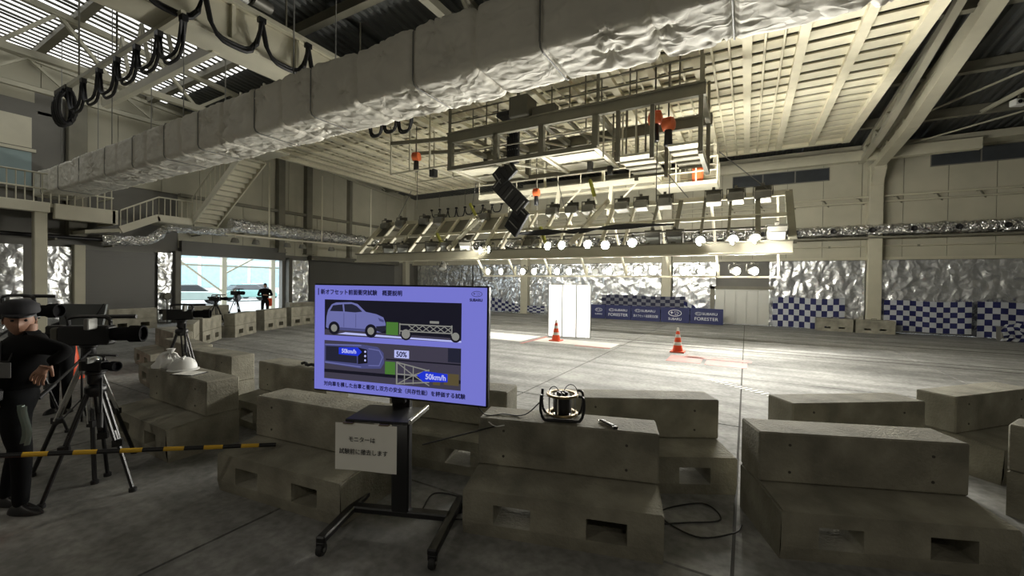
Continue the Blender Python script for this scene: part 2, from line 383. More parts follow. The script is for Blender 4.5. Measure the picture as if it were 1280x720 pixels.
# ---- foil curtains
def curtain(name, label, x0, x1, y, z0, z1, seed, axis='x'):
    n = int((x1-x0)/.07); m = int((z1-z0)/.09)
    def fn(a, b):
        x = x0+(x1-x0)*a; z = z0+(z1-z0)*b
        w_ = x*3.2+2.2*fbm((x*.9+seed, 0, z*.4)); d = .06*abs((w_ % 2)-1)*(.3+.7*(1-b))-.05+.06*abs(fbm((x*1.5+seed, 3, z*1.2)))+.03*fbm((x*4, seed, z*3))+.025*fbm((x*9, seed, z*9))
        return (x, y-.14+d*.8, z) if axis == 'x' else (y+.14+d*.8, x, z)
    o = MB().grid(fn, max(2, n), m).build(name, FOILW)
    return tag(o, label, 'curtain', 'silver foil curtains')
for i, (a, b, lb) in enumerate(((-21.2, -16.3, 'crumpled silver foil curtain at the left end of the back wall'), (-16.2, -12.5, 'crumpled silver foil curtain above the leftmost checkered cloth'), (-11.9, -4.0, 'wide crumpled silver foil curtain behind the white board and blue banners'), (-3.4, -1.35, 'narrow crumpled silver foil curtain left of the pale metal door'), (.95, 4.5, 'crumpled silver foil curtain right of the pale metal door'), (5.05, 9.3, 'crumpled silver foil curtain above the right checkered cloths'), (9.35, 13, 'crumpled silver foil curtain at the right end of the back wall'))):
    curtain('foil_curtain', lb, a, b, YB-.05, .03, 3.1, i*7.3)
d4 = struct('door_1', MB().box(-1.4, 1.0, YB-.16, YB-.04, .02, 1.75), SHUTL)
for k in range(5):
    a = -1.4+2.4*k/5; MB().box(a+.03, a+.45, YB-.2, YB-.15, .05, 1.7).build('door_leaf', SHUTL, d4, .01)
struct('trim_20', MB().box(-1.6, 1.15, YB-.25, YB, 1.75, 1.9).box(-1.6, -1.4, YB-.25, YB, 0, 1.9), OLIVE)

# ---- left wall furniture
def shutter(name, y0, y1, z1):
    w = struct(name, MB().box(XL, XL+.04, y0, y1, 0, z1), SHUT)
    k = .0
    sl = MB().box(0, .03, y0+.03, y1-.03, .01, .125).mesh(SHUT)
    while k < z1-.12:
        o = link('shutter_slat', sl, w); o.location = (XL+.03, 0, k); k += .13
shutter('door_2', 5.75, 7.9, 2.95); shutter('door_3', 15.0, 21.6, 3.05)
def col_left(y, w, z1, m, lb, z0=0.):
    c = thing('column', lb, 'column', (XL+.02, y, 0), kind='structure')
    MB().box(0, .35, -w/2, w/2, z0, z1).build('shaft', m, c, .015); MB().box(0, .42, -w/2-.06, w/2+.06, z0, z0+.04).build('base_plate', m, c)
col_left(5.55, .3, 3.1, CREAM, 'pale column left of the smaller grey shutter')
col_left(8.6, .22, 3.1, STEEL, 'dark column at the left edge of the daylight opening')
col_left(13.7, .2, 3.1, STEEL, 'dark column at the right edge of the daylight opening')
col_left(13.2, .35, 8.4, OLIVE, 'tall olive column on the left wall above the opening', 3.35)
col_left(14.8, .35, 8.4, OLIVE, 'tall olive column on the left wall beside the large shutter', 3.35)
col_left(17.6, .18, 8.4, OLIVE, 'slim olive column high on the left wall', 3.35)
col_left(22.6, .4, 8.4, CREAMW, 'cream column in the far left corner')
col_left(5.5, .5, 8.4, OLIVE, 'wide olive column beside the upper control room window', 3.35)
struct('trim_21', MB().box(XL, XL+.3, 8.7, YB, 5.48, 5.62), OLIVE)
struct('trim_22', MB().box(XL, XL+.3, OP0, OP1, OPT, OPT+.62), SHUT)
struct('trim_23', MB().box(XL, XL+.4, 14.9, 21.7, 3.05, 3.3), STEEL)
for i, (a, b, lb) in enumerate(((7.95, 8.48, 'crumpled foil strip between the smaller shutter and the opening'), (4.75, 5.38, 'crumpled foil strip left of the smaller shutter'), (2.2, 4.2, 'crumpled foil sheet at the far left edge behind the cameraman'), (13.85, 14.85, 'crumpled foil strip right of the daylight opening'))):
    curtain('foil_strip', lb, a, b, XL+.05, .03, 3.0, 40+i*5, 'y')
# control room window at upper left
w = struct('window_6', MB().box(XL, XL+.12, 2.6, 4.55, 4.9, 7.6), GREYW)
MB().box(XL+.1, XL+.16, 2.6, 3.6, 6.35, 7.4).build('blind_panel', CREAML, w); MB().box(XL+.1, XL+.16, 3.66, 4.4, 6.35, 7.4).build('blind_panel', CREAML, w)
for a, b in ((2.6, 3.55), (3.6, 4.4)): MB().box(XL+.1, XL+.14, a, b, 5.0, 6.2).build('pane', GLASSM, w)
MB().box(XL+.1, XL+.18, 2.5, 4.5, 6.22, 6.32).build('window_rail', CREAML, w)
struct('trim_24', MB().box(XL, XL+.1, 4.55, 5.2, 4.5, 7.7).box(XL, XL+.1, 2, 5.2, 7.6, 7.95), GREYW)
# balcony
bal = thing('balcony', 'cream steel balcony with railings below the wrapped duct end', 'balcony', (0, 0, 0), kind='structure')
MB().box(XL+.02, -20.2, 1.2, 6.1, 4.22, 4.34).build('deck', CREAMW, bal)
MB().box(-20.34, -20.1, 4.6, 6.15, 3.85, 4.36).build('fascia', CREAML, bal, .02); MB().box(-20.34, -20.1, 1.2, 4.5, 4.02, 4.36).build('fascia', CREAML, bal, .02)
MB().box(-21.6, -20.1, 6.05, 6.2, 3.85, 4.36).build('fascia', CREAML, bal)
MB().box(-20.45, -20.15, 4.15, 4.45, 0, 4.02).build('post', CREAM, bal, .02)
for z in (4.8, 5.3): MB().tube([(-20.2, 1.2, z), (-20.2, 6.1, z), (-21.6, 6.1, z)], .028).build('handrail', CREAML, bal)
bp = MB().tube([(0, 0, 4.34), (0, 0, 5.3)], .018, 6).mesh(CREAML)
for k in range(26): o = link('baluster', bp, bal); o.location = (-20.2, 1.3+k*.19, 0)
# landing and stair along the left wall
st = thing('staircase', 'cream steel staircase with landing climbing along the left wall', 'staircase', (0, 0, 0), kind='structure')
X0, X1 = -21.5, -20.2
MB().quadbox([(X0, 5.35, 3.45), (X1, 5.35, 3.45), (X1, 6.35, 3.62), (X0, 6.35, 3.62), (X0, 5.35, 3.57), (X1, 5.35, 3.57), (X1, 6.35, 3.74), (X0, 6.35, 3.74)]).build('landing', CREAMW, st)
MB().bar((X1, 6.3, 3.68), (X1, 7.45, 4.3), .1, .26).build('stringer', CREAML, st); MB().bar((X1, 7.4, 4.28), (X1, 8.6, 4.28), .1, .26).build('stringer', CREAML, st)
MB().box(X0, X1, 7.4, 9.4, 4.12, 4.2).build('landing', CREAMW, st)
for p, q in (((X1, 6.3, 4.4), (X1, 7.45, 5.1)), ((X1, 7.45, 5.1), (X1, 8.6, 5.1))):
    MB().tube([p, q], .028).build('handrail', CREAML, st); a = Vector(p); b = Vector(q)
    for k in range(7):
        c = a.lerp(b, k/6); MB().tube([(c.x, c.y, c.z-.85), tuple(c)], .016, 6).build('baluster', CREAML, st)
NS = 14; xa, za, xb, zb, y0, y1 = -20.35, 4.15, -16.6, 6.5, 8.6, 9.5
MB().box(X1, xa+.3, y0, y1, 4.1, 4.18).build('landing', CREAMW, st)
for k in range(NS):
    x = xa+(xb-xa)*k/NS; z = za+(zb-za)*k/NS
    MB().box(x, x+.30, y0, y1, z+.13, z+.17).box(x, x+.03, y0, y1, z-.02, z+.15).build('tread', CREAML, st)
for y in (y0, y1): MB().bar((xa, y, za+.04), (xb, y, zb+.04), .05, .26).build('stringer', CREAML, st)
MB().box(xb-.05, xb+1.6, y0, y1, zb+.08, zb+.16).build('landing', CREAMW, st)
for y in (y0, y1):
    MB().tube([(xa+.1, y, za+1.1), (xb, y, zb+1.1), (xb+1.6, y, zb+1.1)], .028).build('handrail', CREAML, st)
    for k in range(11):
        t = k/10; x = xa+.1+(xb-xa-.1)*t; z = za+.15+(zb-za)*t
        MB().tube([(x, y, z), (x, y, z+.95)], .016, 6).build('baluster', CREAML, st)
for x in (xb, xb+1.5): MB().bar((x, y0, zb+.1), (x, y0, 8.9), .06).build('hanger', CREAML, st)
# foil pipes and rails on the left
fp = thing('foil_pipe', 'silver foil wrapped pipe with a bend above the smaller shutter', 'pipe')
foiltube([tuple(v) for v in curve([(-21, 6.0, 3.33), (-21, 7.2, 3.38), (-21, 7.65, 3.6), (-21, 8.0, 3.98), (-21, 8.5, 4.05), (-21, 10.3, 4.08)], 5)], .19, 9.).build('pipe_wrap', FOILT, fp)
for y, z in ((6.3, 3.33), (9.2, 4.05)): MB().box(XL, -20.95, y, y+.06, z-.25, z-.19).build('pipe_bracket', OLIVE, fp)
fp2 = thing('foil_pipe', 'long straight foil wrapped pipe high along the left wall', 'pipe')
foiltube([(-20.9, 10.4, 4.42), (-20.9, 20.5, 4.42)], .3, 15.).build('pipe_wrap', FOILT, fp2)
for k in range(5): MB().box(XL, -20.9, 11+k*2.2, 11.06+k*2.2, 4.05, 4.12).build('pipe_bracket', OLIVE, fp2)
bpz = thing('black_pipe', 'black pipe running level below the balcony', 'pipe')
MB().tube([(-21.0, 1, 3.3), (-21, 6.2, 3.32)], .07).build('pipe_run', BLACK, bpz)
for y in (2.2, 4.8): MB().box(XL, -20.95, y, y+.05, 3.2, 3.26).build('pipe_bracket', OLIVE, bpz)
hr = thing('suspended_rail', 'cream suspended rail on thin rods beside the left wall', 'rail')
MB().tube([(-19.7, 9.6, 3.86), (-19.7, 19.5, 3.95)], .05).build('rail_tube', CREAML, hr)
for y in (11.5, 14.3, 17.6): MB().tube([(-19.7, y, 3.88), (-19.7, y, 7.45)], .035, 6).build('hanger_rod', CREAML, hr)
for k, y in enumerate((10.0, 10.9, 12.4, 13.2, 14.9)):
    s_ = thing('rail_spotlight', '%s round spotlight under the suspended rail above the opening' % ORD[k], 'spotlight', (-19.7, y, 3.62), 0, 'spotlights on the suspended rail')
    MB().lathe([(.05, .12), (.12, .1), (.16, -.02), (.17, -.1), (.14, -.1), (.1, -.04)], 12).build('shade', SILVER, s_)
    MB().box(-.02, .02, -.02, .02, .1, .34).build('stem', CREAM, s_)

# ---- suspended ceiling slab with ribs and slats
SZ = 7.5; SX0, SX1, SY0, SY1 = -18.6, 3.32, 9.4, 20.1
cs = struct('ceiling_suspended', MB().box(SX0, SX1, SY0, SY1, SZ+.25, SZ+.33), OLIVE)
MB().box(SX0, SX1, SY1-.18, SY1, SZ-.06, SZ+.33).build('edge_beam', SLAT, cs); MB().box(SX0, SX1, SY0, SY0+.18, SZ-.06, SZ+.33).build('edge_beam', SLAT, cs)
MB().box(SX1-.24, SX1, SY0, SY1, SZ-.08, SZ+.33).build('edge_beam', SLAT, cs); MB().box(SX0, SX0+.2, SY0, SY1, SZ-.08, SZ+.33).build('edge_beam', SLAT, cs)
rib = MB().box(-.1, .1, SY0, SY1, SZ-.05, SZ+.25).mesh(SLAT)
ribx = [SX1-.1-1.1*k for k in range(1, 20)]
for x in ribx: o = link('rib', rib, cs); o.location = (x, 0, 0)
thin = MB().tube([(0, SY0, SZ-.03), (0, SY1, SZ-.03)], .028, 6).mesh(SLAT)
for x in ribx[1:]:
    for dx in (-.37, -.74): o = link('thin_rib', thin, cs); o.location = (x+dx, 0, 0)
bays = [x+.55 for x in ribx]+[ribx[-1]-.5]
slm = MB().box(-.46, .46, -.195, .195, 0, .04).mesh(SLAT); far = MB()
for i, x in enumerate(bays):
    for k in range(19):
        y = SY0+.5+k*.545
        if i < 15: o = link('slat', slm, cs); o.location = (x, y, SZ+.08)
        else: far.box(x-.46, x+.46, y-.195, y+.195, SZ+.08, SZ+.12)
tag(far.build('slat', SLAT, cs), None, None, None, 'stuff')
hg = MB().bar((0, 0, SZ+.3), (0, 0, 8.3), .06).mesh(OLIVE)
for x in (-18, -12, -6, 0, 3):
    for y in (9.8, 14.5, 19.6): o = link('hanger', hg, cs); o.location = (x, y, 0)

# ================================================================== BIG WRAPPED DUCT
du = thing('wrapped_air_duct', 'huge foil wrapped rectangular air duct crossing below the roof', 'duct')
DY0, DY1, DZ0, DZ1, DXa, DXb = 4.45, 5.4, 4.68, 5.52, -21.6, 4.2
def ductsec(t):
    hw, hh, rr = (DY1-DY0)/2, (DZ1-DZ0)/2, .09
    per = []; seg = [(hw, -hh+rr, hw, hh-rr), (hw-rr, hh, -hw+rr, hh), (-hw, hh-rr, -hw, -hh+rr), (-hw+rr, -hh, hw-rr, -hh)]
    cs_ = [(hw-rr, hh-rr, 0), (-hw+rr, hh-rr, 90), (-hw+rr, -hh+rr, 180), (hw-rr, -hh+rr, 270)]
    for (ax, ay, bx, by), (cx, cy, a0) in zip(seg, cs_):
        for k in range(22): per.append((ax+(bx-ax)*k/22, ay+(by-ay)*k/22))
        for k in range(4):
            a = R(a0+90*k/4); per.append((cx+rr*math.cos(a), cy+rr*math.sin(a)))
    return per
PER = ductsec(0); NP = len(PER); NX = 900
straps = []; x = DXa+.7
while x < DXb: straps.append(x); x += random.uniform(.75, 1.25)
pins = [(random.uniform(DXa, DXb), random.random()) for k in range(120)]
mb = MB(); mb.sm = True
for i in range(NX+1):
    X = DXa+(DXb-DXa)*i/NX
    ds = min(abs(X-s) for s in straps); pinch = -.07*math.exp(-(ds/.04)**2)
    near = [(px, pt) for px, pt in pins if abs(px-X) < .6]
    for j, (a, b) in enumerate(PER):
        t = j/NP; L_ = math.hypot(a, b)
        d = pinch+.03*fbm((X*.9, a*1.2+7, b*1.2), 2)+.022*abs(fbm((X*2.6+3, a*2.2, b*2.2), 3))+.014*math.exp(-(ds/.2)**2)*fbm((X*2.5, a*11, b*11), 2)+.010*fbm((X*9, a*5, b*5), 3)
        for px, pt in near:
            dt = min(abs(t-pt), 1-abs(t-pt))*3.4; rr = math.hypot(X-px, dt)
            if rr < .5:
                ang = math.atan2(dt if t > pt else -dt, X-px)
                d += -.07*math.exp(-(rr/.08)**2)+.032*math.sin(ang*8+px*5)*math.exp(-rr/.2)*min(1, rr/.06)
        mb.v.append((X, (DY0+DY1)/2+a*(1+d/L_), (DZ0+DZ1)/2+b*(1+d/L_)))
for i in range(NX):
    for j in range(NP): mb.f.append((i*NP+j, i*NP+(j+1) % NP, (i+1)*NP+(j+1) % NP, (i+1)*NP+j))
mb.build('foil_wrap', FOILD, du)
for s in straps[::2]:
    pts = [(s, (DY0+DY1)/2+a*1.0, (DZ0+DZ1)/2+b*1.0) for a, b in PER[::2]]
    MB().tube(pts, .012, 5, True).build('strap_band', GREY, du)
for s in (-19, -15, -11, -7, -3, .5):
    for y in (DY0+.05, DY1-.05): MB().tube([(s, y, DZ1-.1), (s, y, roofz(y)-.1)], .012, 5).build('hanger_rod', GREY, du)

# ================================================================== CRANE GIRDER, FESTOONS
cg = thing('crane_girder', 'pale box girder of an overhead crane above the wrapped duct', 'girder')
MB().box(-10.7, -10.1, -2, 9.2, 7.2, 8.0).build('box_beam', CREAML, cg, .02)
MB().box(-10.85, -9.95, -2, 9.2, 7.12, 7.2).build('bottom_flange', CREAML, cg); MB().box(-10.85, -9.95, -2, 9.2, 8.0, 8.08).build('top_flange', CREAML, cg)
for k in range(6): MB().box(-10.11, -10.02, .5+k*1.5, .58+k*1.5, 7.2, 8.0).build('stiffener', CREAML, cg)
MB().lathe([(.12, -.3), (.16, -.28), (.16, .25), (.1, .3)], 12, (-9.9, 5.0, 8.25), 'y').build('motor', WHITE, cg)
MB().lathe([(.1, -.2), (.13, -.2), (.13, .2), (.1, .2)], 12, (-9.75, 5.5, 8.2), 'y').build('gearbox', SILVER, cg)
def festoon(name, label, p0, p1, n, drop, side=(0, 0, 0), r=.035, cables=2, trolley=.16):
    f = thing(name, label, 'cable festoon'); p0 = Vector(p0); p1 = Vector(p1); d = (p1-p0)/n; u = d.normalized()
    MB().bar(p0, p1, .09, .1).build('rail', CREAMW, f)
    for t in (.12, .5, .88):
        c = p0.lerp(p1, t); MB().tube([tuple(c), (c.x, c.y, (roofz(c.y)+.1 if c.y > 20 else c.z+.6) if c.y > 9 else roofz(c.y)-.05)], .02, 6).build('rail_hanger', OLIVE, f)
    for k in range(n+1):
        c = p0+d*k
        MB().bar(c-u*trolley/2-Vector((0, 0, .1)), c+u*trolley/2-Vector((0, 0, .1)), .1, .12).build('trolley', BLACK, f)
    for k in range(n):
        a = p0+d*k; dr = drop*random.uniform(.85, 1.15)
        for c in range(cables):
            off = side_v = Vector((-u.y, u.x, 0))*(.06*(c-(cables-1)/2))
            pts = []
            for j in range(11):
                t = j/10; pts.append(a+d*t+off+Vector((0, 0, -.16-dr*(1-c*.12)*(1-(2*t-1)**4*.999)**.8 if 0 < j < 10 else -.14)))
            MB().tube(pts, r, 6).build('cable_loop', RUBBER, f)
    return f
festoon('cable_festoon', 'black cable loops hung from a sloping rail at the upper left', (-9.6, 3.92, 7.05), (-16.0, 3.92, 7.05), 6, .62, r=.032, cables=2)
f_ = thing('cable_bundle', 'bunched black cable coil at the end of the upper left festoon rail', 'cable')
for k in range(9):
    x = -16.15-.07*k; dz = random.uniform(.75, 1.0)
    MB().tube([(x+.04*math.sin(t*6.283), 3.92+.17*math.cos(t*6.283)+.03*k % .07, 6.55+dz*.5*math.sin(t*6.283)) for t in [q/18 for q in range(18)]], .034, 6, True).build('cable_turn', RUBBER, f_)
MB().box(-16.9, -16.0, 3.85, 3.99, 6.95, 7.08).build('end_bracket', BLACK, f_)
festoon('cable_festoon', 'black cable loops hung along the pale crane girder', (-9.8, 3.2, 7.95), (-9.8, 9.0, 7.95), 5, .75, r=.04, cables=2)
festoon('cable_festoon', 'small black cable loops hung high in the far back corner', (-19.6, 23.0, 7.1), (-13.8, 23.0, 7.1), 8, .5, r=.04, cables=1)
festoon('cable_festoon', 'short black cable loops between duct and lamp gantry', (-10.4, 9.2, 7.1), (-8.6, 9.2, 7.1), 3, .6, r=.035, cables=2)
xb = thing('crane_cross_beam', 'slanting cream cross beam beside the upper left cable festoon', 'beam')
MB().bar((-17.2, 5.0, 7.2), (-10.7, 5.0, 7.2), .14, .22).build('beam', CREAML, xb)
for k in range(5): MB().bar((-16.6+k*1.3, 5.0, 7.25), (-15.95+k*1.3, 5.0, 8.9), .07).build('diagonal', CREAMW, xb); MB().bar((-15.95+k*1.3, 5.0, 8.9), (-15.3+k*1.3, 5.0, 7.25), .07).build('diagonal', CREAMW, xb)

# ================================================================== LAMP GANTRY (upper frame)
ga = thing('lamp_gantry', 'olive grey steel gantry with railings hung below the slatted ceiling', 'gantry')
GX0, GX1, GY0, GY1, GT, GB = -8.45, -.9, 10.7, 12.8, 6.5, 5.55
for y in (GY0, GY1):
    MB().box(GX0, GX1, y-.07, y+.07, GT-.14, GT+.16).build('main_beam', OLIVE, ga)
    MB().box(GX0, GX1, y-.13, y+.13, GT+.13, GT+.17).build('flange', OLIVE, ga)
    MB().box(GX0, -3.5, y-.06, y+.06, GB-.06, GB+.06).build('bottom_chord', OLIVE, ga)
    for x in (-8.35, -6.64, -5.13, -3.55): MB().box(x-.08, x+.08, y-.07, y+.07, GB, GT-.1).build('post', OLIVE, ga)
    for x in (-2.95, -2.1, -1.0): MB().box(x-.05, x+.05, y-.05, y+.05, 5.05, GT-.1).build('hanger_post', OLIVE, ga)
for x in (-8.35, -6.64, -5.13, -3.55):
    MB().box(x-.06, x+.06, GY0, GY1, GB-.05, GB+.05).build('cross_beam', CREAML, ga); MB().box(x-.07, x+.07, GY0, GY1, GT-.1, GT+.05).build('cross_beam', OLIVE, ga)
for a, b in ((-8.35, -6.64), (-6.64, -5.13), (-5.13, -3.55)):
    MB().bar((a, GY0, GT-.1), (b, GY1, GT-.12), .05).build('brace', CREAML, ga)
    MB().bar((a, GY0, GB), (b, GY1, GB), .05).build('brace', CREAML, ga)
    MB().tube([(a, GY0, 6.0), (b, GY0, 6.0)], .018, 6).build('mid_rail', OLIVE, ga)
    if a > -5.5 or a < -8:
        for q in range(2): MB().box(a+.12, b-.12, GY0+.3+q*.9, GY0+1.0+q*.9, GB-.02, GB+.02).build('underside_panel', CREAML, ga)
for x in (-1.0,): MB().box(x-.05, x+.05, GY0, GY1, 5.0, 5.12).build('cross_beam', OLIVE, ga); MB().box(x-.06, x+.06, GY0, GY1, GT-.1, GT+.1).build('cross_beam', OLIVE, ga)
for k, (x0, x1, z) in enumerate(((-3.0, -2.15, 5.2), (-1.75, -1.0, 5.3))):
    for q in range(4):
        MB().box(x0, x1, GY0+.1+q*.52, GY0+.52+q*.52, z, z+.06).build('tray_plate', CREAML, ga); MB().box(x0, x1, GY0+.5+q*.52, GY0+.6+q*.52, z-.05, z+.1).build('tray_rib', OLIVE, ga)
for z in (7.0, 7.3):
    MB().tube([(-4.6, GY0, z), (GX1, GY0, z)], .02, 6).build('handrail', OLIVE, ga); MB().tube([(GX0, GY0, z), (-6.1, GY0, z)], .02, 6).build('handrail', OLIVE, ga)
for x in (-8.4, -7.5, -6.6, -4.3, -3.4, -2.5, -1.7, -.95): MB().tube([(x, GY0, GT+.15), (x, GY0, 7.32)], .02, 6).build('rail_post', OLIVE, ga)
MB().box(-6.05, -5.45, GY0-.3, GY0+.3, GT+.17, 7.25).build('control_cabinet', STEEL, ga, .02); MB().box(-5.4, -4.7, GY0-.1, GY0+.2, GT+.17, 6.92).build('control_cabinet', STEEL, ga, .02)
MB().box(-6.55, -6.1, GY0-.2, GY0+.2, GT+.3, 6.95).build('winch', BLACK, ga, .03)
for x in (-8.4, -5.9, -3.5, -1.0):
    for y in (GY0, GY1): MB().bar((x, y, GT+.1), (x, y, 7.75), .07).build('suspension', OLIVE, ga)

# left cage of the gantry around the first hoist
for y in (10.9, 12.2):
    MB().bar((-11.2, y, 6.85), (-8.45, y, 6.6), .08, .12).build('cage_beam', OLIVE, ga); MB().bar((-11.2, y, 5.75), (-8.45, y, 5.75), .05).build('cage_beam', CREAML, ga)
    for x in (-11.2, -10.3, -9.4): MB().bar((x, y, 5.75), (x, y, 7.6), .05).build('cage_post', CREAML, ga)
for x in (-11.2, -9.4): MB().bar((x, 10.9, 5.75), (x, 12.2, 5.75), .05).build('cage_beam', CREAML, ga)
MB().box(-9.5, -9.3, 11.0, 11.2, 5.5, 5.75).build('junction_box', BLACK, ga)
for k, x in enumerate((-8.0, -7.1, -6.9, -4.9, -4.5, -3.9, -3.2, -2.7, -2.3, -1.5, -1.2)):
    y = GY0+.15 if k % 2 else GY1-.2
    MB().tube([(x, y, GT), (x, y, 7.75)], .022, 6).build('suspension_rod', OLIVE, ga)
for k in range(7): MB().tube([(-3.35+k*.2, GY0+.05+.2*(k % 3), 5.25), (-3.35+k*.2, GY0+.05+.2*(k % 3), GT)], .025, 6).build('guard_bar', OLIVE if k % 2 else CREAML, ga)
for y, z in ((GY0+.5, 6.25), (GY1-.4, 6.2), (GY0+1.1, 5.9), (GY1-.1, 6.0)): MB().tube([(GX0+.1, y, z), (-3.5, y, z)], .022, 6).build('conduit', CREAML, ga)
for x in (-7.6, -7.0, -5.8, -4.4): MB().bar((x, GY0+.2, GT-.05), (x, GY1-.1, GT-.05), .06, .1).build('joist', OLIVE, ga); MB().bar((x, GY1-.3, GB), (x, GY1-.3, GT), .04).build('joist_post', CREAML, ga)
for x, y in ((-4.1, 11.9), (-3.7, 12.6)): MB().box(x-.07, x+.07, y-.07, y+.07, GB-.28, GB-.02).build('camera_pod', BLACK, ga)
# cross walkway behind the gantry
wk = thing('service_walkway', 'pale railed service walkway hanging behind the lamp gantry', 'walkway', (0, 0, 1.9*(1-1.14)))
wk.scale = (1.14, 1.14, 1.14)
MB().box(-9.8, -.9, 14.45, 14.6, 5.35, 5.55).build('edge_beam', CREAML, wk); MB().box(-9.8, -.9, 15.3, 15.45, 5.35, 5.55).build('edge_beam', CREAML, wk)
for k in range(9): MB().box(-9.7+k*.98, -8.78+k*.98, 14.6, 15.3, 5.44, 5.48).build('deck_panel', CREAML, wk)
for z in (5.95, 6.35): MB().tube([(-9.8, 14.5, z), (-.9, 14.5, z)], .02, 6).build('handrail', CREAML, wk)
for k in range(11): MB().tube([(-9.8+k*.89, 14.5, 5.5), (-9.8+k*.89, 14.5, 6.35)], .018, 6).build('rail_post', CREAML, wk)
for x in (-9.6, -7.2, -4.8, -2.4, -1.0): MB().bar((x, 15.4, 5.45), (x, 15.4, 6.9), .08).build('hanger_post', CREAML, wk)
for x in (-8.2, -6.2, -4.2): MB().bar((x, 14.5, 5.4), (x, 14.2, 4.3), .12).build('drop_post', CREAML, wk); MB().bar((x+.9, 14.5, 5.4), (x, 14.2, 4.4), .05).build('drop_brace', CREAML, wk)
bs = thing('work_basket', 'railed work basket at the right end behind the gantry', 'basket', (-1.88, 15.96, 5.38))
bs.scale = (1.14, 1.14, 1.14)
MB().box(-.85, .85, -.5, .4, -.04, .06).build('floor_plate', CREAML, bs)
for z in (.35, .75): MB().tube([(-.85, -.5, z), (.85, -.5, z), (.85, .4, z), (-.85, .4, z)], .025, 6, True).build('handrail', CREAML, bs)
for x in (-.85, -.28, .28, .85):
    for y in (-.5, .4): MB().tube([(x, y, 0), (x, y, .75)], .022, 6).build('rail_post', CREAML, bs)
MB().box(.15, .45, -.3, 0, .06, .55).build('orange_motor', ORANGE, bs, .03)
MB().bar((0, .45, .06), (0, .45, 1.95), .1).build('mast', CREAM, bs)

# orange chain hoists
def hoist(loc, label, s=1.):
    h = thing('chain_hoist', label, 'hoist', loc, random.uniform(-20, 20), 'orange chain hoists')
    MB().lathe([(.06, .16), (.15, .12), (.17, 0), (.15, -.12), (.06, -.16)], 12, (0, 0, 0), 'x').build('motor', ORANGE, h)
    MB().box(-.12, .12, -.12, .12, -.1, .14).build('gearbox', RED, h, .02)
    MB().lathe([(.05, -.12), (.09, -.15), (.10, -.5), (.06, -.54)], 10).build('chain_bag', BLACK, h)
    MB().tube([(0, 0, .12), (0, 0, (7.8-loc[2])/s)], .02, 6).build('hook_shank', STEEL, h)
    MB().tube([(.05, 0, -.5), (.05, 0, -1.9)], .012, 5).build('chain', STEEL, h)
    h.scale = (s, s, s); return h
hoist((-10.55, 11.5, 6.45), 'orange chain hoist hanging left of the lamp gantry'); hoist((-2.15, 11.3, 6.25), 'large orange chain hoist inside the right half of the gantry', 1.15)
hoist((-1.8, 11.2, 6.0), 'lower orange chain hoist beside the right gantry trays', 1.05); hoist((-6.9, 14.0, 5.3), 'small orange chain hoist behind the zigzag cable chain', .9)

# zigzag cable carrier
cc = thing('cable_carrier', 'black zigzag cable carrier dropping from the gantry to the lamp rig', 'cable carrier')
zz = [(-6.28, 11.1, 6.55), (-6.28, 11.1, 5.55), (-6.9, 11.2, 5.1), (-6.0, 11.3, 4.2), (-6.62, 11.6, 3.55)]
for k, (p, q) in enumerate(zip(zz[:-1], zz[1:])):
    p = Vector(p); q = Vector(q)
    MB().bar(p, q, .40 if k == 0 else .56, .12, (0, -1, 0)).build('carrier_run', BLACK, cc, .015)
    n = max(4, int((q-p).length/.16)); d = (q-p)/n; u = d.normalized(); sd = u.cross(Vector((0, 1, 0))).normalized()
    for j in range(n):
        c = p+d*(j+.5)+Vector((0, -.075, 0)); MB().bar(c-sd*.2, c+sd*.2, .03, .03).build('link_bar', GREY if j % 3 == 0 else RUBBER, cc)
for k in range(5):
    x = -6.42+k*.07; MB().tube([(x, 11.0, 6.5), (x, 11.0, 5.6)], .025, 6).build('cable_strand', RUBBER, cc)

# ================================================================== LAMP RIG (tilted frame)
RX0, RX1, RY, RZ, RH = -14.2, .95, 12.0, 2.72, 1.42
rg = thing('lamp_rig', 'long pale steel lamp rig tilted back under the gantry', 'lamp rig')
MB().box(RX0, RX1, RY-.05, RY+.03, RZ, RZ+.3).build('front_channel', CREAML, rg); MB().box(RX0, RX1, RY-.16, RY+.03, RZ-.03, RZ+.02).build('front_lip', CREAML, rg, .01)
MB().box(RX0, RX1, RY-.14, RY+.03, RZ+.28, RZ+.31).build('front_lip', OLIVE, rg)
def slope(x, t, off=0.): return Vector((x, RY+RH*t-off*.707, RZ+.3+RH*t+off*.707))
MB().bar(slope(RX0, 1), slope(RX1, 1), .12, .14).build('rear_beam', CREAML, rg); MB().bar(slope(RX0, .52), slope(RX1, .52), .1, .1).build('middle_beam', CREAML, rg)
MB().bar(slope(RX0, .28), slope(RX1, .28), .05, .05).build('cable_bar', STEEL, rg)
x = RX0+.06; k = 0
while x < RX1+.05:
    MB().bar(slope(x, 0), slope(x, 1), .07 if k % 3 else .12, .1).build('rib_bar', CREAML if x < -3 else OLIVE, rg); x += .69 if x < -3 else .66; k += 1
MB().bar(slope(RX1, -.02), slope(RX1, 1.02), .16, .14).build('end_frame', OLIVE, rg); MB().bar(slope(RX0, -.02), slope(RX0, 1.02), .16, .14).build('end_frame', CREAML, rg)
x = RX0+.4; k = 0
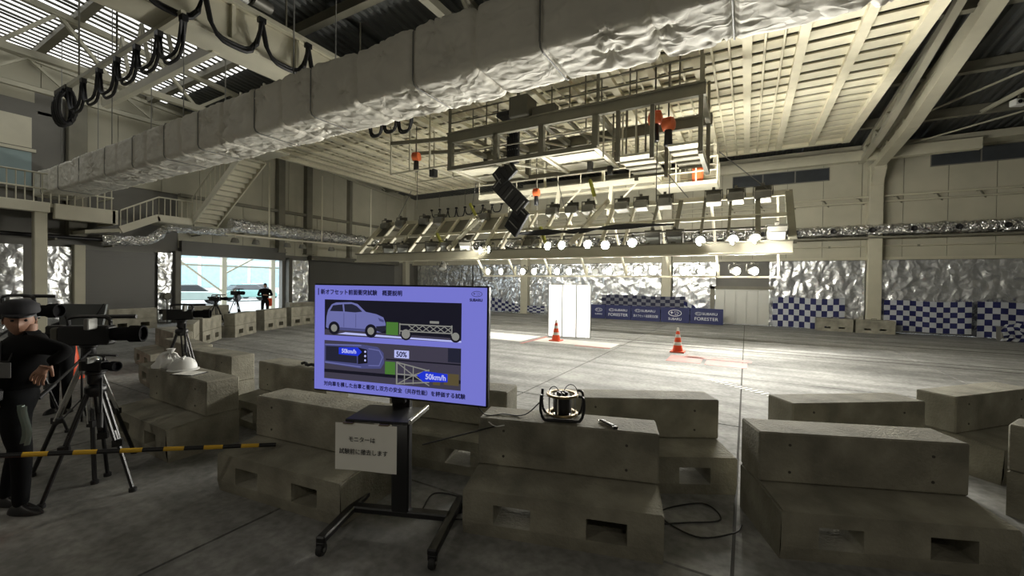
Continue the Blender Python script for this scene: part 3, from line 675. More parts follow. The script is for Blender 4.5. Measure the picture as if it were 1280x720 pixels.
while x < RX1-.3:
    if k % 3 != 1 and x < -7: MB().quadbox([slope(x-.25, .56, -.05), slope(x+.25, .56, -.05), slope(x+.25, .96, -.05), slope(x-.25, .96, -.05), slope(x-.25, .56, -.02), slope(x+.25, .56, -.02), slope(x+.25, .96, -.02), slope(x-.25, .96, -.02)]).build('cover_plate', [STEEL, CREAMW, OLIVE][k % 3], rg)
    if k % 2 and x < -6: MB().quadbox([slope(x-.25, .1, -.05), slope(x+.25, .1, -.05), slope(x+.25, .48, -.05), slope(x-.25, .48, -.05), slope(x-.25, .1, -.02), slope(x+.25, .1, -.02), slope(x+.25, .48, -.02), slope(x-.25, .48, -.02)]).build('cover_plate', [CREAMW, STEEL][(k//2) % 2], rg)
    x += .68; k += 1
for x in (-8.9, -4.2): MB().bar(slope(x-.55, 0, .1), slope(x+.2, 1.1, .1), .1, .14).build('slant_brace', CREAMW, rg)
MB().box(-10.0, .9, 15.15, 15.25, 2.17, 2.23).build('lower_bar', CREAML, rg)
for x in (-9.9, -8.4, -6.8, -5.3, -3.8, -2.3, -.8, .85):
    MB().bar((x, 15.2, 2.2), (x-.15, RY+RH, RZ+.3+RH), .06).build('lower_hanger', CREAML, rg); MB().bar((x, 15.2, 2.2), (x, 15.2, 2.6), .05).build('lower_strut', CREAML, rg)
for x in (-13.5, -9.5, -5.5, -1.5, .6): MB().tube([tuple(slope(x, 1)), (x*.8-1.2, 12.8, 5.6)], .015, 5).build('suspension_wire', GREY, rg)
rc = thing('rig_cable_run', 'black cables lying along the lamp rig right of the carrier', 'cable')
for k in range(4): MB().tube(curve([(-6.6+.1*k, 11.75, 3.5), (-5.6, 12.2, 3.48+.05*k), (-4.6, 12.25, 3.6-.04*k), (-3.4, 12.3, 3.55+.04*k), (-2.4+.2*k, 12.35, 3.6)], 4), .03, 6).build('cable', RUBBER, rc)
for i, (p, q, lb) in enumerate((((-10.3, 12.4, 3.75), (-9.9, 12.2, 3.35), 'yellow green rod on the left part of the lamp rig'), ((-9.35, 13.2, 4.95), (-9.0, 13.1, 4.45), 'yellow green rod standing above the left slant brace'), ((-5.9, 12.3, 3.75), (-5.65, 12.2, 3.2), 'yellow green rod low beside the rig cables'), ((-4.55, 13.2, 5.35), (-4.35, 13.1, 4.75), 'yellow green rod standing above the middle slant brace'))):
    rd = thing('actuator_rod', lb, 'rod', group='yellow green rods on the lamp rig')
    MB().bar(p, q, .1, .1).build('rod_body', LIME, rd, .015); v = (Vector(q)-Vector(p))
    MB().tube([q, tuple(Vector(q)+v*.45)], .03, 6).build('rod_tip', CHROME, rd)

# floodlights
def flood_proto(lit, kind):
    t = thing('floodlight', '', 'floodlight')
    if kind == 'drum':
        MB().lathe([(.05, .26), (.10, .24), (.14, .10), (.165, -.06), (.17, -.12), (.155, -.12), (.12, 0)], 14, (0, 0, 0), 'y').build('housing', SILVER, t)
        MB().lathe([(.0, -.10), (.15, -.10), (.15, -.085), (.0, -.085)], 14, (0, 0, 0), 'y').build('lens', LENS_ON if lit else LENS_OFF, t)
    else:
        MB().quadbox([(-.2, -.12, -.17), (.2, -.12, -.17), (.2, .2, -.1), (-.2, .2, -.1), (-.2, -.12, .17), (.2, -.12, .17), (.2, .2, .1), (-.2, .2, .1)]).build('housing', SILVER, t, .015)
        MB().box(-.17, .17, -.135, -.12, -.14, .14).build('lens', LENS_ON if lit else LENS_OFF, t)
        for k in range(4): MB().box(-.16, .16, .02+k*.045, .035+k*.045, .1, .17-.01*k).build('cooling_fin', GREY, t)
        MB().box(-.2, .2, -.13, -.11, .17, .3).build('barn_door', STEEL, t)
    MB().tube([(-.23, .06, 0), (-.23, .06, .26), (.23, .06, .26), (.23, .06, 0)], .018, 6).build('yoke', STEEL, t)
    MB().box(-.04, .04, .02, .1, .26, .34).build('clamp', STEEL, t)
    return t
PROTO = {}
def flood(loc, lit, kind, pitch, rz, label, group, light=None, watt=1.):
    k = (lit, kind)
    o = PROTO[k] if k in PROTO and PROTO[k].get('label') == '' else None
    if k not in PROTO: PROTO[k] = flood_proto(lit, kind); o = PROTO[k]
    elif o is None: o = copy_tree(PROTO[k])
    o.location = loc; o.rotation_euler = (R(pitch), 0, R(rz)); o['label'] = label; o.scale = (.8, .8, .8) if kind == 'drum' else (1, 1, 1); o['group'] = group
    if light:
        ld = bpy.data.lights.new('flood_beam', 'SPOT'); ld.energy = FLOOD*watt*math.pi; ld.spot_size = R(178); ld.spot_blend = .35; ld.shadow_soft_size = .16; ld.color = (1, .97, .89)
        lo = bpy.data.objects.new('flood_beam', ld); COL.objects.link(lo); lo.parent = o
        lo.location = (0, -.16, 0); lo.rotation_euler = (R(-90), 0, 0)
lit_up = [(-7.98, 2.95), (-7.62, 2.97), (-5.45, 3.02), (-4.98, 3.03), (-4.15, 3.03), (-3.63, 2.99), (-2.85, 3.03), (-1.11, 3.02), (-.35, 3.02), (.14, 3.03)]
for i, (x, z) in enumerate(lit_up):
    flood((x, 12.02, z+.05), True, 'drum', -6 if x < -2 else 0, ((x+4)*8 if x < -2 else 25)+random.uniform(-5, 5), 'lit floodlight just above the rig front channel, %s lit one from the left' % ORD[i], 'lit floodlights of the upper row', True, .45 if x < -2 else 2.1)
off_up = [-12.5, -11.75, -10.3, -9.6, -8.75, -6.62, -5.95, -2.29, -1.72, .62]
for i, x in enumerate(off_up):
    flood((x, 12.1, 3.16), False, 'box' if i in (0, 1, 2, 3, 4, 7, 8, 9) else 'drum', [35, 35, 30, 32, 40, 50, 48, 30, 30, 30][i], [40, 38, 36, 36, 30, 20, 10, 0, 0, 0][i], 'unlit floodlight above the rig front channel, %s dark one from the left' % ORD[i], 'unlit floodlights of the upper row')
low = [-8.94, -8.34, -7.38, -6.9, -5.98, -5.52, -4.56, -4.08, -3.13, -2.64, -1.71, -1.25, -.3, .16]
n = 0
for i, x in enumerate([v*15.2/14.2 for v in low]):
    L_ = i != 6
    flood((x, 15.0, 2.38), L_, 'drum', 2, ((x+4)*2.5 if x < -1.5 else 32)+random.uniform(-5, 5), ('lit floodlight on the low bar below the rig, %s from the left' % ORD[i]) if L_ else 'single dark floodlight on the low bar below the rig', 'floodlights on the low bar', L_, .2 if x < -1.5 else 1.35)
top = [(-13.9, 4.45), (-13.0, 4.5), (-11.7, 4.5), (-10.9, 4.5), (-8.7, 4.5), (-7.4, 4.5), (-5.9, 4.5), (-5.2, 4.5), (-4.6, 4.5), (-3.5, 4.5), (-2.9, 4.5), (-2.2, 4.5), (-.87, 4.5), (-.3, 4.5), (.35, 4.5)]
for i, (x, z) in enumerate(top):
    flood((x, 13.3, z-.12), i % 2 == 0, 'box', 2, 180+random.uniform(-6, 6), 'boxy floodlight turned to the back wall on the rig top, %s from the left' % ORD[i], 'floodlights along the rig top', i % 2 == 0, .8 if x < -3 else 1.6)
flood((-9.6, 11.9, 2.45), False, 'drum', 60, 30, 'small lone floodlight hanging below the left part of the rig channel', 'floodlights on the low bar')

# unseen fill lamps added behind the camera to lift barrier fronts and duct side
for i, (x, y) in enumerate(((-14, -5.5), (-5, -6), (4, -6), (10, -4.5))):
    h = thing('fill_lamp', ['added fill lamp under the roof at the rear left', 'added fill lamp under the roof at the rear middle', 'added fill lamp under the roof at the rear right', 'added fill lamp under the roof at the rear right corner'][i], 'lamp', (x, y, 7.9), 0, 'added fill lamps')
    MB().lathe([(.06, .3), (.1, .2), (.3, -.05), (.32, -.1), (.28, -.1), (.1, .1)], 14).build('reflector', SILVER, h)
    MB().lathe([(.0, -.06), (.2, -.06), (.2, -.04), (.0, -.04)], 12).build('bulb_cover', WHITE, h)
    MB().tube([(0, 0, .28), (0, 0, roofz(y)-7.95)], .02, 6).build('stem', STEEL, h)
    ld = bpy.data.lights.new('fill_light', 'AREA'); ld.shape = 'DISK'; ld.size = .5; ld.energy = FILL; ld.color = (1, .93, .8)
    lo = bpy.data.objects.new('fill_light', ld); COL.objects.link(lo); lo.parent = h; lo.location = (0, 0, -.12)
for i, (x, y, z) in enumerate(((8.4, 16.6, 8.3), (7.5, 19.6, 7.9))):
    h = thing('roof_speaker', ['white box unit under the upper right purlin', 'white box unit between the right roof braces'][i], 'speaker', (x, y, z), 20, 'white box units under the roof')
    MB().box(-.18, .18, -.12, .12, -.1, .1).build('case', WHITE, h, .02); MB().lathe([(.0, 0), (.06, 0), (.06, .02), (0, .02)], 10, (-.07, -.14, 0), 'y').build('lens', BLACK, h); MB().lathe([(.0, 0), (.06, 0), (.06, .02), (0, .02)], 10, (.07, -.14, 0), 'y').build('lens', BLACK, h)
    MB().box(-.02, .02, -.02, .02, .1, roofz(y)-z-.05).build('stem', OLIVE, h)

# ================================================================== CONCRETE BARRIERS
BL, BWb, BWt, H1, H2, BH = 1.44, .706, .35, .345, .385, .77
PK = ((.24, .52), (.92, 1.20)); PZ0, PZ1 = .10, .25
def grid_face(mb, xs, zs, y, holes):
    for i in range(len(xs)-1):
        for j in range(len(zs)-1):
            if (i, j) in holes: continue
            mb.poly([(xs[i], y, zs[j]), (xs[i+1], y, zs[j]), (xs[i+1], y, zs[j+1]), (xs[i], y, zs[j+1])])
def barrier_meshes():
    mb = MB(); X = [0, PK[0][0], PK[0][1], PK[1][0], PK[1][1], BL]
    hs = {(1, 1), (3, 1)}
    grid_face(mb, X, [0, PZ0, PZ1, H1], 0, hs); grid_face(mb, X, [0, PZ0, PZ1, H2-.005], BWb, hs)
    for a, b in PK:
        for (z, zz_) in ((PZ0, PZ0), (PZ1, PZ1)): mb.poly([(a, 0, z), (b, 0, z), (b, BWb, z), (a, BWb, z)])
        for x in (a, b): mb.poly([(x, 0, PZ0), (x, BWb, PZ0), (x, BWb, PZ1), (x, 0, PZ1)])
    for x in (0, BL): mb.poly([(x, 0, 0), (x, BWb, 0), (x, BWb, H2-.005), (x, BWb-BWt, H2-.005), (x, 0, H1)])
    mb.poly([(0, 0, H1), (BL, 0, H1), (BL, BWb-BWt, H2-.005), (0, BWb-BWt, H2-.005)]); mb.poly([(0, BWb-BWt, H2-.005), (BL, BWb-BWt, H2-.005), (BL, BWb, H2-.005), (0, BWb, H2-.005)])
    mb.poly([(0, 0, 0), (BL, 0, 0), (BL, BWb, 0), (0, BWb, 0)])
    me = mb.mesh(CONC); bm = bmesh.new(); bm.from_mesh(me); bmesh.ops.remove_doubles(bm, verts=bm.verts, dist=1e-4)
    for v in bm.verts:      # chipped, slightly uneven edges
        if v.co.z < .01: v.co.y += .02 if v.co.y < .1 else 0
    bmesh.ops.recalc_face_normals(bm, faces=bm.faces)
    bmesh.ops.bevel(bm, geom=[e for e in bm.edges if len(e.link_faces) == 2 and e.calc_face_angle(0) > .6 and max(v.co.z for v in e.verts) > .28], offset=.014, segments=2, affect='EDGES', clamp_overlap=True)
    bm.to_mesh(me); bm.free()
    up = MB().box(0, BL, BWb-BWt+.004, BWb, H2-.002, BH).mesh(CONC, .012)
    hole = MB().lathe([(.0, 0), (.011, 0), (.011, -.004), (.0, -.004)], 8, (0, 0, 0), 'y').mesh(CONC2)
    return me, up, hole
BB, BU, BHO = barrier_meshes()
def barrier(x, y, a, label, group='concrete step barriers around the arena'):
    t = thing('concrete_barrier', label, 'barrier', (x, y, 0), a, group)
    link('base_block', BB, t); link('upper_block', BU, t)
    for px, pz in ((.22, .47), (.22, .68), (1.2, .47), (1.2, .66)):
        o = link('form_tie_hole', BHO, t); o.location = (px, BWb-BWt+.004, pz)
    return t
for x, y, a, lb in ((.24, 3.43, 21.4, 'large nearest concrete barrier at the lower right corner'),
    (-1.84, 2.55, 15.8, 'concrete barrier in the lower middle carrying the round caged lamp'),
    (-4.11, 1.95, 6.8, 'concrete barrier left of the monitor stand with the striped pole end on its ledge'),
    (-1.31, 3.59, 28.4, 'concrete barrier standing right behind the round caged lamp'),
    (.62, 4.55, 35.1, 'concrete barrier directly behind the large lower right one'),
    (2.2, 5.83, 47.5, 'concrete barrier farthest right in the arc, seen end on'),
    (3.54, 4.99, 150, 'concrete barrier cut off by the right edge of the picture'),
    (-3.5, 3.12, 10, 'concrete barrier mostly hidden behind the monitor'),
    (-6.6, 1.98, -.5, 'concrete barrier with the white helmets and bag on top'),
    (-7.98, 2.88, 1.5, 'concrete barrier just behind the one with the helmets'),
    (-5.9, 2.95, 0, 'concrete barrier between the helmets barrier and the monitor'),
    (-9.6, 3.25, -8, 'concrete barrier two behind the helmets barrier'),
    (-11.9, 3.95, -8.8, 'low seen concrete barrier behind the second tripod'),
    (-13.6, 5.2, -28, 'concrete barrier in the arc left of the white faced ones'),
    (-15.1, 6.52, -43.5, 'first concrete barrier with a bright pocketed face from the left'),
    (-15.95, 8.12, -53.2, 'second concrete barrier with a bright pocketed face from the left'),
    (-16.91, 9.92, -62.4, 'third concrete barrier with a bright pocketed face, nearest the far man'),
    (-17.5, 11.6, -70, 'short seen barrier end beyond the third bright pocketed one')):
    barrier(x, y, a, lb)
for x, y, lb in ((2.72, 22.55, 'left of two concrete blocks before the back wall column'), (4.08, 22.55, 'right of two concrete blocks before the back wall column')):
    t = thing('concrete_block', lb, 'concrete block', (x, y, 0), 0, 'concrete blocks by the back wall')
    mb = MB(); X = [0, .28, .5, .78, 1.0, 1.27]; hs = {(1, 1), (3, 1)}
    grid_face(mb, X, [0, .12, .2, .55], 0, hs); grid_face(mb, X, [0, .12, .2, .55], .5, hs)
    for a, b in ((.28, .5), (.78, 1.0)):
        for z in (.12, .2): mb.poly([(a, 0, z), (b, 0, z), (b, .5, z), (a, .5, z)])
        for q in (a, b): mb.poly([(q, 0, .12), (q, .5, .12), (q, .5, .2), (q, 0, .2)])
    for q in (0, 1.27): mb.poly([(q, 0, 0), (q, .5, 0), (q, .5, .55), (q, 0, .55)])
    mb.poly([(0, 0, .55), (1.27, 0, .55), (1.27, .5, .55), (0, .5, .55)]); mb.build('block_body', CONC, t)
    MB().tube([(.55, .25, .53), (.55, .25, .6), (.72, .25, .6), (.72, .25, .53)], .012, 6).build('lifting_loop', STEEL, t)
for x, y, a, lb in ((-20.5, 7.2, -85, 'dark concrete slab left of the daylight opening'), (-20.7, 9.9, -88, 'dark concrete slab in front of the daylight opening'), (-20.6, 14.0, -86, 'dark concrete slab right of the far man')):
    barrier(x, y, a, lb, 'concrete barriers by the daylight opening')

# ================================================================== MONITOR ON STAND
MO = thing('monitor_stand', 'black wheeled monitor stand with a tray and paper notice', 'monitor stand', (-2.275, 2.31, 0), 21)
for sx in (-.4, .4):
    MB().bar((sx, -.36, .115), (sx, .36, .115), .07, .05).build('foot_rail', BLACK, MO, .01)
    for sy in (-.34, .34):
        c = thing('caster', None, None); c.parent = MO; c.location = (sx, sy, 0)
        MB().lathe([(.0, -.02), (.04, -.02), (.045, 0), (.04, .02), (0, .02)], 14, (0, 0, .045), 'x').build('wheel', RUBBER, c)
        MB().box(-.03, .03, -.02, .02, .06, .1).build('fork', BLACK, c, .005); MB().lathe([(.0, -.024), (.015, -.024), (.015, .024), (0, .024)], 8, (0, 0, .045), 'x').build('hub', CHROME, c)
MB().bar((-.4, .08, .115), (.4, .08, .115), .08, .05).build('cross_rail', BLACK, MO, .01)
MB().box(-.07, .07, .04, .12, .12, 1.32).build('pole', BLACK, MO, .012)
MB().box(-.055, .055, -.01, .05, .98, 1.28).build('clamp_block', BLACK, MO, .01)
MB().lathe([(.0, 0), (.03, 0), (.035, .04), (.015, .06), (0, .06)], 10, (.075, .06, 1.12), 'x').build('knob', BLACK, MO)
MB().box(-.26, .22, -.30, .06, .925, .945).build('tray', BLACK, MO, .008); MB().box(.2, .225, -.3, .06, .93, .965).build('tray_edge', CHROME, MO, .005)
# the screen
TV = thing('monitor', 'wide flat monitor showing a crash test slide on lavender background', 'monitor', (-2.235, 2.235, 1.46), 12.6)
TVW, TVH = 1.45, .835
MB().box(-TVW/2, TVW/2, -.005, .045, -TVH/2, TVH/2).build('casing', BLACK, TV, .008)
MB().box(-.3, .3, .045, .1, -.25, .2).build('rear_cover', BLACK, TV, .02); MB().box(-.2, .2, .1, .13, -.16, .12).build('wall_bracket', BLACK, TV)
LAV = _emat('screen_lavender', (.17, .175, .60), 1.0); DK = _emat('screen_black', (.004, .004, .012), 1.); CARL = _emat('screen_car', (.14, .15, .38), 1.)
DKB = _emat('screen_road', (.045, .04, .065), 1.); GRN = _emat('screen_green', (.06, .17, .03), 1.); TAN = _emat('screen_tan', (.22, .22, .2), 1.); BLU = _emat('screen_blue', (.01, .03, .6), 1.); WHT = _emat('screen_white', (.45, .48, .85), 1.); NAV = _emat('screen_text', (.008, .008, .05), 1.); CARD = _emat('screen_car_dark', (.06, .065, .19), 1.); CARW = _emat('screen_glass', (.012, .013, .03), 1.)
sc = MB().box(-TVW/2+.012, TVW/2-.012, -.008, -.004, -TVH/2+.015, TVH/2-.012).build('screen', LAV, TV)
def sp(name, polys, m, lay):
    if name in ('slide_wheel', 'slide_wheel_rim', 'slide_arrow', 'slide_dot', 'slide_car_window', 'slide_road_band', 'slide_ballast') and len(polys) > 1:
        for p in polys: sp(name, [p], m, lay)
        return
    mb = MB()
    for p in polys: mb.prism([(-TVW/2+.012+a*(TVW-.024), TVH/2-.012-b*(TVH-.027)) for a, b in p], -.008-lay*.0004, -.0075-lay*.0004)
    return mb.build(name, m, sc)
def rect(x0, y0, x1, y1): return [(x0, y0), (x1, y0), (x1, y1), (x0, y1)]
def disc(x, y, r, n=18, ry=None): return [(x+r*math.cos(2*math.pi*k/n), y+(ry or r*1.75)*math.sin(2*math.pi*k/n)) for k in range(n)]
def ln(x0, y0, x1, y1, w=.006):
    dx, dy = (x1-x0), (y1-y0)/1.75; L_ = math.hypot(dx, dy); nx, ny = -dy/L_*w/2, dx/L_*w/2*1.75
    return [(x0+nx, y0+ny), (x1+nx, y1+ny), (x1-nx, y1-ny), (x0-nx, y0-ny)]
sp('slide_photo', [rect(.065, .135, .87, .475)], DK, 1); sp('slide_photo', [rect(.065, .525, .87, .89)], DKB, 1)
sp('slide_ground', [[(.065, .42), (.87, .44), (.87, .475), (.065, .475)]], DKB, 2)
sp('slide_ground', [[(.2, .44), (.62, .455), (.87, .46), (.87, .475), (.15, .46)]], WHT, 3)
sp('slide_car', [[(.075, .40), (.078, .30), (.088, .235), (.112, .18), (.14, .162), (.235, .155), (.275, .17), (.325, .24), (.39, .258), (.432, .285), (.446, .34), (.446, .40), (.42, .425), (.16, .42), (.085, .41)]], CARL, 4)
sp('slide_car_window', [[(.1, .245), (.12, .19), (.18, .178), (.185, .245)], [(.195, .245), (.19, .176), (.24, .172), (.27, .19), (.305, .24), (.26, .25)]], CARW, 5)
sp('slide_car_sill', [[(.16, .395), (.33, .40), (.33, .42), (.16, .418)]], CARD, 5); sp('slide_bumper', [[(.39, .37), (.446, .36), (.446, .405), (.42, .425), (.39, .41)]], CARW, 5)
sp('slide_car_trim', [ [(.4, .29), (.435, .31), (.435, .33), (.41, .32)], ln(.19, .26, .19, .39, .003), ln(.265, .26, .265, .39, .003)], CARD, 5)
sp('slide_wheel', [disc(.128, .405, .036), disc(.358, .415, .036), disc(.565, .425, .033), disc(.84, .425, .03)], DK, 6)
sp('slide_wheel_rim', [disc(.128, .405, .02), disc(.358, .415, .02), disc(.565, .425, .024), disc(.84, .425, .02)], TAN, 7)
sp('slide_block', [rect(.45, .325, .52, .44)], GRN, 5)
tr = [ln(.53, .34, .82, .34), ln(.53, .40, .82, .40), ln(.53, .33, .53, .43), ln(.82, .33, .82, .42), ln(.7, .31, .75, .31, .012)]
for k in range(6): tr += [ln(.58+k*.04, .345, .62+k*.04, .395, .004), ln(.62+k*.04, .345, .58+k*.04, .395, .004)]
sp('slide_trolley', tr, TAN, 8)
sp('slide_road_band', [rect(.065, .80, .87, .83), rect(.45, .66, .87, .672)], DK, 2); sp('slide_road_band', [rect(.8, .53, .87, .65)], CARW, 2)
sp('slide_car_top', [[(.07, .56), (.3, .545), (.4, .56), (.435, .61), (.44, .70), (.42, .755), (.3, .77), (.07, .745)]], CARD, 4)
sp('slide_car_roof', [[(.075, .58), (.27, .575), (.275, .725), (.075, .72)]], CARW, 5); sp('slide_windshield', [[(.28, .575), (.335, .59), (.34, .715), (.28, .73)]], DK, 5)
sp('slide_car_line', [ln(.07, .565, .3, .555, .005), ln(.07, .735, .3, .755, .005), ln(.345, .58, .41, .59, .004), ln(.41, .59, .43, .65, .004), ln(.43, .65, .41, .73, .004), ln(.41, .73, .345, .735, .004)], CARL, 6)
sp('slide_dot', [disc(.325, .61+k*.04, .006, 10) for k in range(3)], WHT, 7)
sp('slide_block', [rect(.445, .685, .505, .80)], GRN, 5)
tr = [ln(.515, .68, .515, .885, .008), ln(.515, .685, .7, .74, .006), ln(.515, .88, .7, .84, .006), ln(.56, .695, .56, .88, .005), ln(.61, .71, .61, .87, .005), ln(.52, .69, .61, .79, .005), ln(.52, .88, .61, .79, .005), ln(.61, .79, .7, .73, .005), ln(.61, .79, .7, .87, .005), ln(.52, .79, .7, .79, .006)]
sp('slide_trolley', tr, TAN, 8); sp('slide_ballast', [rect(.72, .77, .76, .86), rect(.78, .75, .86, .85)], _emat('screen_brown', (.09, .07, .03), 1.), 6)
sp('slide_arrow', [[(.16, .585), (.28, .575), (.305, .615), (.28, .655), (.16, .65)], [(.67, .745), (.63, .785), (.665, .84), (.8, .825), (.8, .755)]], BLU, 9)
sp('slide_note', [rect(.5, .575, .585, .645)], WHT, 9)
def stx(s, name, m, x, y, w, lay, h=None, bold=.0015): return text(s, name, m, sc, (-TVW/2+.012+x*(TVW-.024), -.009-lay*.0004, TVH/2-.012-y*(TVH-.027)), (R(90), 0, 0), w*(TVW-.024), h, bold=bold)
stx('新オフセット前面衝突試験　概要説明', 'slide_title', NAV, .29, .062, .50, 2, None, .0017); stx('▏', 'slide_title_mark', NAV, .024, .062, .004, 2, .05)
stx('対向車を模した台車と衝突し双方の安全（共存性能）を評価する試験', 'slide_caption', NAV, .48, .937, .83, 2)
stx('50km/h', 'slide_speed', WHT, .225, .615, .09, 10); stx('50km/h', 'slide_speed', WHT, .735, .79, .11, 10); stx('50%', 'slide_percent', NAV, .5425, .61, .06, 10)
def ellipse_ring(cx, cy, rx, ry, w, n=28):
    return [[(cx+rx*math.cos(a), cy+ry*math.sin(a)), (cx+rx*math.cos(b), cy+ry*math.sin(b)), (cx+(rx-w)*math.cos(b), cy+(ry-w)*math.sin(b)), (cx+(rx-w)*math.cos(a), cy+(ry-w)*math.sin(a))] for a, b in [(2*math.pi*k/n, 2*math.pi*(k+1)/n) for k in range(n)]]
def star(cx, cy, r, n=4): return [(cx+(r if k % 2 == 0 else r*.3)*math.cos(math.pi*k/n+math.pi/2), cy+(r if k % 2 == 0 else r*.3)*math.sin(math.pi*k/n+math.pi/2)) for k in range(2*n)]
STARS = ((-.55, .1, .42), (.0, .35, .2), (.35, .3, .2), (.6, .05, .2), (.1, -.35, .2), (.42, -.38, .2))
def emblem(rx, ry):  # oval with six stars, in local xz about the centre
    P = ellipse_ring(0, 0, rx, ry, min(rx, ry)*.17)
    for a, b, r in STARS: P.append(star(a*rx*.85, b*ry, r*ry*1.3))
    return P
mb = MB()
for p in emblem(.04, .02): mb.prism(p, -.0005, 0)
e_ = mb.build('slide_emblem', NAV, sc); e_.location = (TVW/2-.085, -.0095, TVH/2-.055)
stx('SUBARU', 'slide_emblem_text', NAV, .945, .105, .065, 3)
# paper notice
sg = thing('paper_notice', 'white paper notice with two lines of writing hanging from the stand tray', 'notice', (-2.275, 2.31, 0), 21)
sg.location = Vector((-2.275, 2.31, 0))+Matrix.Rotation(R(21), 3, 'Z') @ Vector((-.09, -.318, 0))
MB().grid(lambda a, b: (-.225+.45*a, .006*math.sin(a*5), .60+.325*b), 12, 4).build('sheet', PAPER, sg)
text('モニターは', 'notice_text', INK, sg, (-.025, -.009, .82), (R(90), 0, 0), .19, bold=.0006); text('試験前に撤去します', 'notice_text', INK, sg, (-.015, -.009, .735), (R(90), 0, 0), .35, bold=.0006)
for x in (-.13, .13): MB().box(x-.035, x+.035, -.009, .02, .922, .93).build('tape', GOLD, sg)

# ================================================================== CAGED LAMP AND REMOTE ON THE MIDDLE BARRIER
def on_barrier(x, y, a, lx, ly): return Vector((x, y, BH))+Matrix.Rotation(R(a), 3, 'Z') @ Vector((lx, ly, 0))
p = on_barrier(-1.84, 2.55, 15.8, .68, .53)
la = thing('caged_work_lamp', 'round caged lamp with brass rings and black tube handles', 'lamp', p, 22)
MB().lathe([(.0, .05), (.065, .05), (.068, .07), (.068, .19), (.06, .2), (0, .2)], 18).build('motor_drum', BLACK, la)
for z in (.05, .205): MB().lathe([(.105, z-.008), (.13, z-.010), (.135, z), (.13, z+.010), (.105, z+.008), (.1, z), (.105, z-.008)], 24, cap=False).build('ring_plate', GOLD, la)
MB().lathe([(.0, .03), (.12, .03), (.12, .042), (.0, .042)], 20).build('base_disc', CHROME, la)
for a in range(6):
    t = a*math.pi/3+.2; MB().tube([(.11*math.cos(t), .11*math.sin(t), .05), (.11*math.cos(t), .11*math.sin(t), .2)], .006, 6).build('cage_rod', CHROME, la)
for y in (-.1, .1):
    MB().tube(curve([(-.17, y, .22), (-.175, y, .1), (-.15, y, .025), (-.1, y, .012), (.1, y, .012), (.15, y, .025), (.175, y, .1), (.17, y, .2), (.13, y, .22)], 5), .012, 8).build('tube_handle', BLACK, la)
for x, r in ((-.07, .045), (.07, .06)): MB().tube([(x+r*math.cos(t), .0, .2+1.5*r*math.sin(t)) for t in [math.pi*k/10 for k in range(11)]], .004, 6).build('wire_loop', BLACK, la)
for k in range(6): MB().lathe([(.0, .2), (.012, .2), (.012, .225), (0, .225)], 8, (.035*math.cos(k), .035*math.sin(k), 0)).build('terminal', BLACK, la)
p = on_barrier(-1.84, 2.55, 15.8, 1.06, .46)
rm = thing('remote_control', 'black and silver remote control lying beside the caged lamp', 'remote', p, -38)
MB().box(-.1, .1, -.024, .024, 0, .022).build('body', BLACK, rm, .006); MB().box(-.1, .1, -.025, -.022, .004, .016).build('side_trim', CHROME, rm)
for k in range(7): MB().box(-.08+k*.022, -.068+k*.022, -.012, .012, .02, .026).build('button', GREY, rm)
cb = thing('lamp_cable', 'thin black cable trailing from the caged lamp to the monitor', 'cable')
q = on_barrier(-1.84, 2.55, 15.8, .5, .5)
MB().tube(curve([tuple(q+Vector((.02, .02, .16))), tuple(q+Vector((-.12, -.05, .02))), tuple(q+Vector((-.3, -.1, .008))), tuple(q+Vector((-.42, -.2, .01))), tuple(q+Vector((-.52, -.22, .12))), (-1.62, 2.42, 1.1)], 6), .005, 6).build('cable_run', BLACK, cb)
MB().tube(curve([tuple(q+Vector((-.22, -.22, -.04))), tuple(q+Vector((-.3, -.25, -.05))), tuple(q+Vector((-.42, -.23, .0)))], 6), .005, 6).build('white_lead', WHITE, cb)
for i, (pts, lb) in enumerate((([(-2.35, 2.45, .95), (-2.5, 2.6, 1.02), (-2.55, 2.5, 1.1)], 'short black cable behind the stand tray'), ([(-2.2, 2.5, .62), (-1.9, 2.75, .7), (-1.75, 3.0, .72)], 'black cable stretched between the stand pole and the barriers'), ([(-2.1, 2.6, .01), (-1.9, 2.75, .01), (-2.1, 2.95, .01), (-2.4, 2.9, .01), (-2.3, 2.6, .01)], 'black cable loop on the floor behind the stand'), ([(-.75, 3.3, .012), (-.4, 3.55, .012), (-.15, 3.75, .012), (-.3, 3.95, .012), (-.6, 3.6, .012), (-.3, 3.4, .012), (-.05, 3.6, .012), (.0, 3.75, .012)], 'tangle of black cables on the floor between two near barriers'))):
    c = thing('floor_cable', lb, 'cable', group='black cables near the stand'); MB().tube(curve(pts, 7), .006, 6).build('cable_run', RUBBER, c)
cl = thing('cable_coil', 'black corrugated cable lying on the barrier left of the monitor', 'cable', (-5.9+.95, 2.95+.5, BH))
MB().tube([(-.2+.03*k, .03*math.sin(k*.9), .022+.012*(k % 2)) for k in range(16)], .02, 6).build('corrugated_hose', RUBBER, cl)

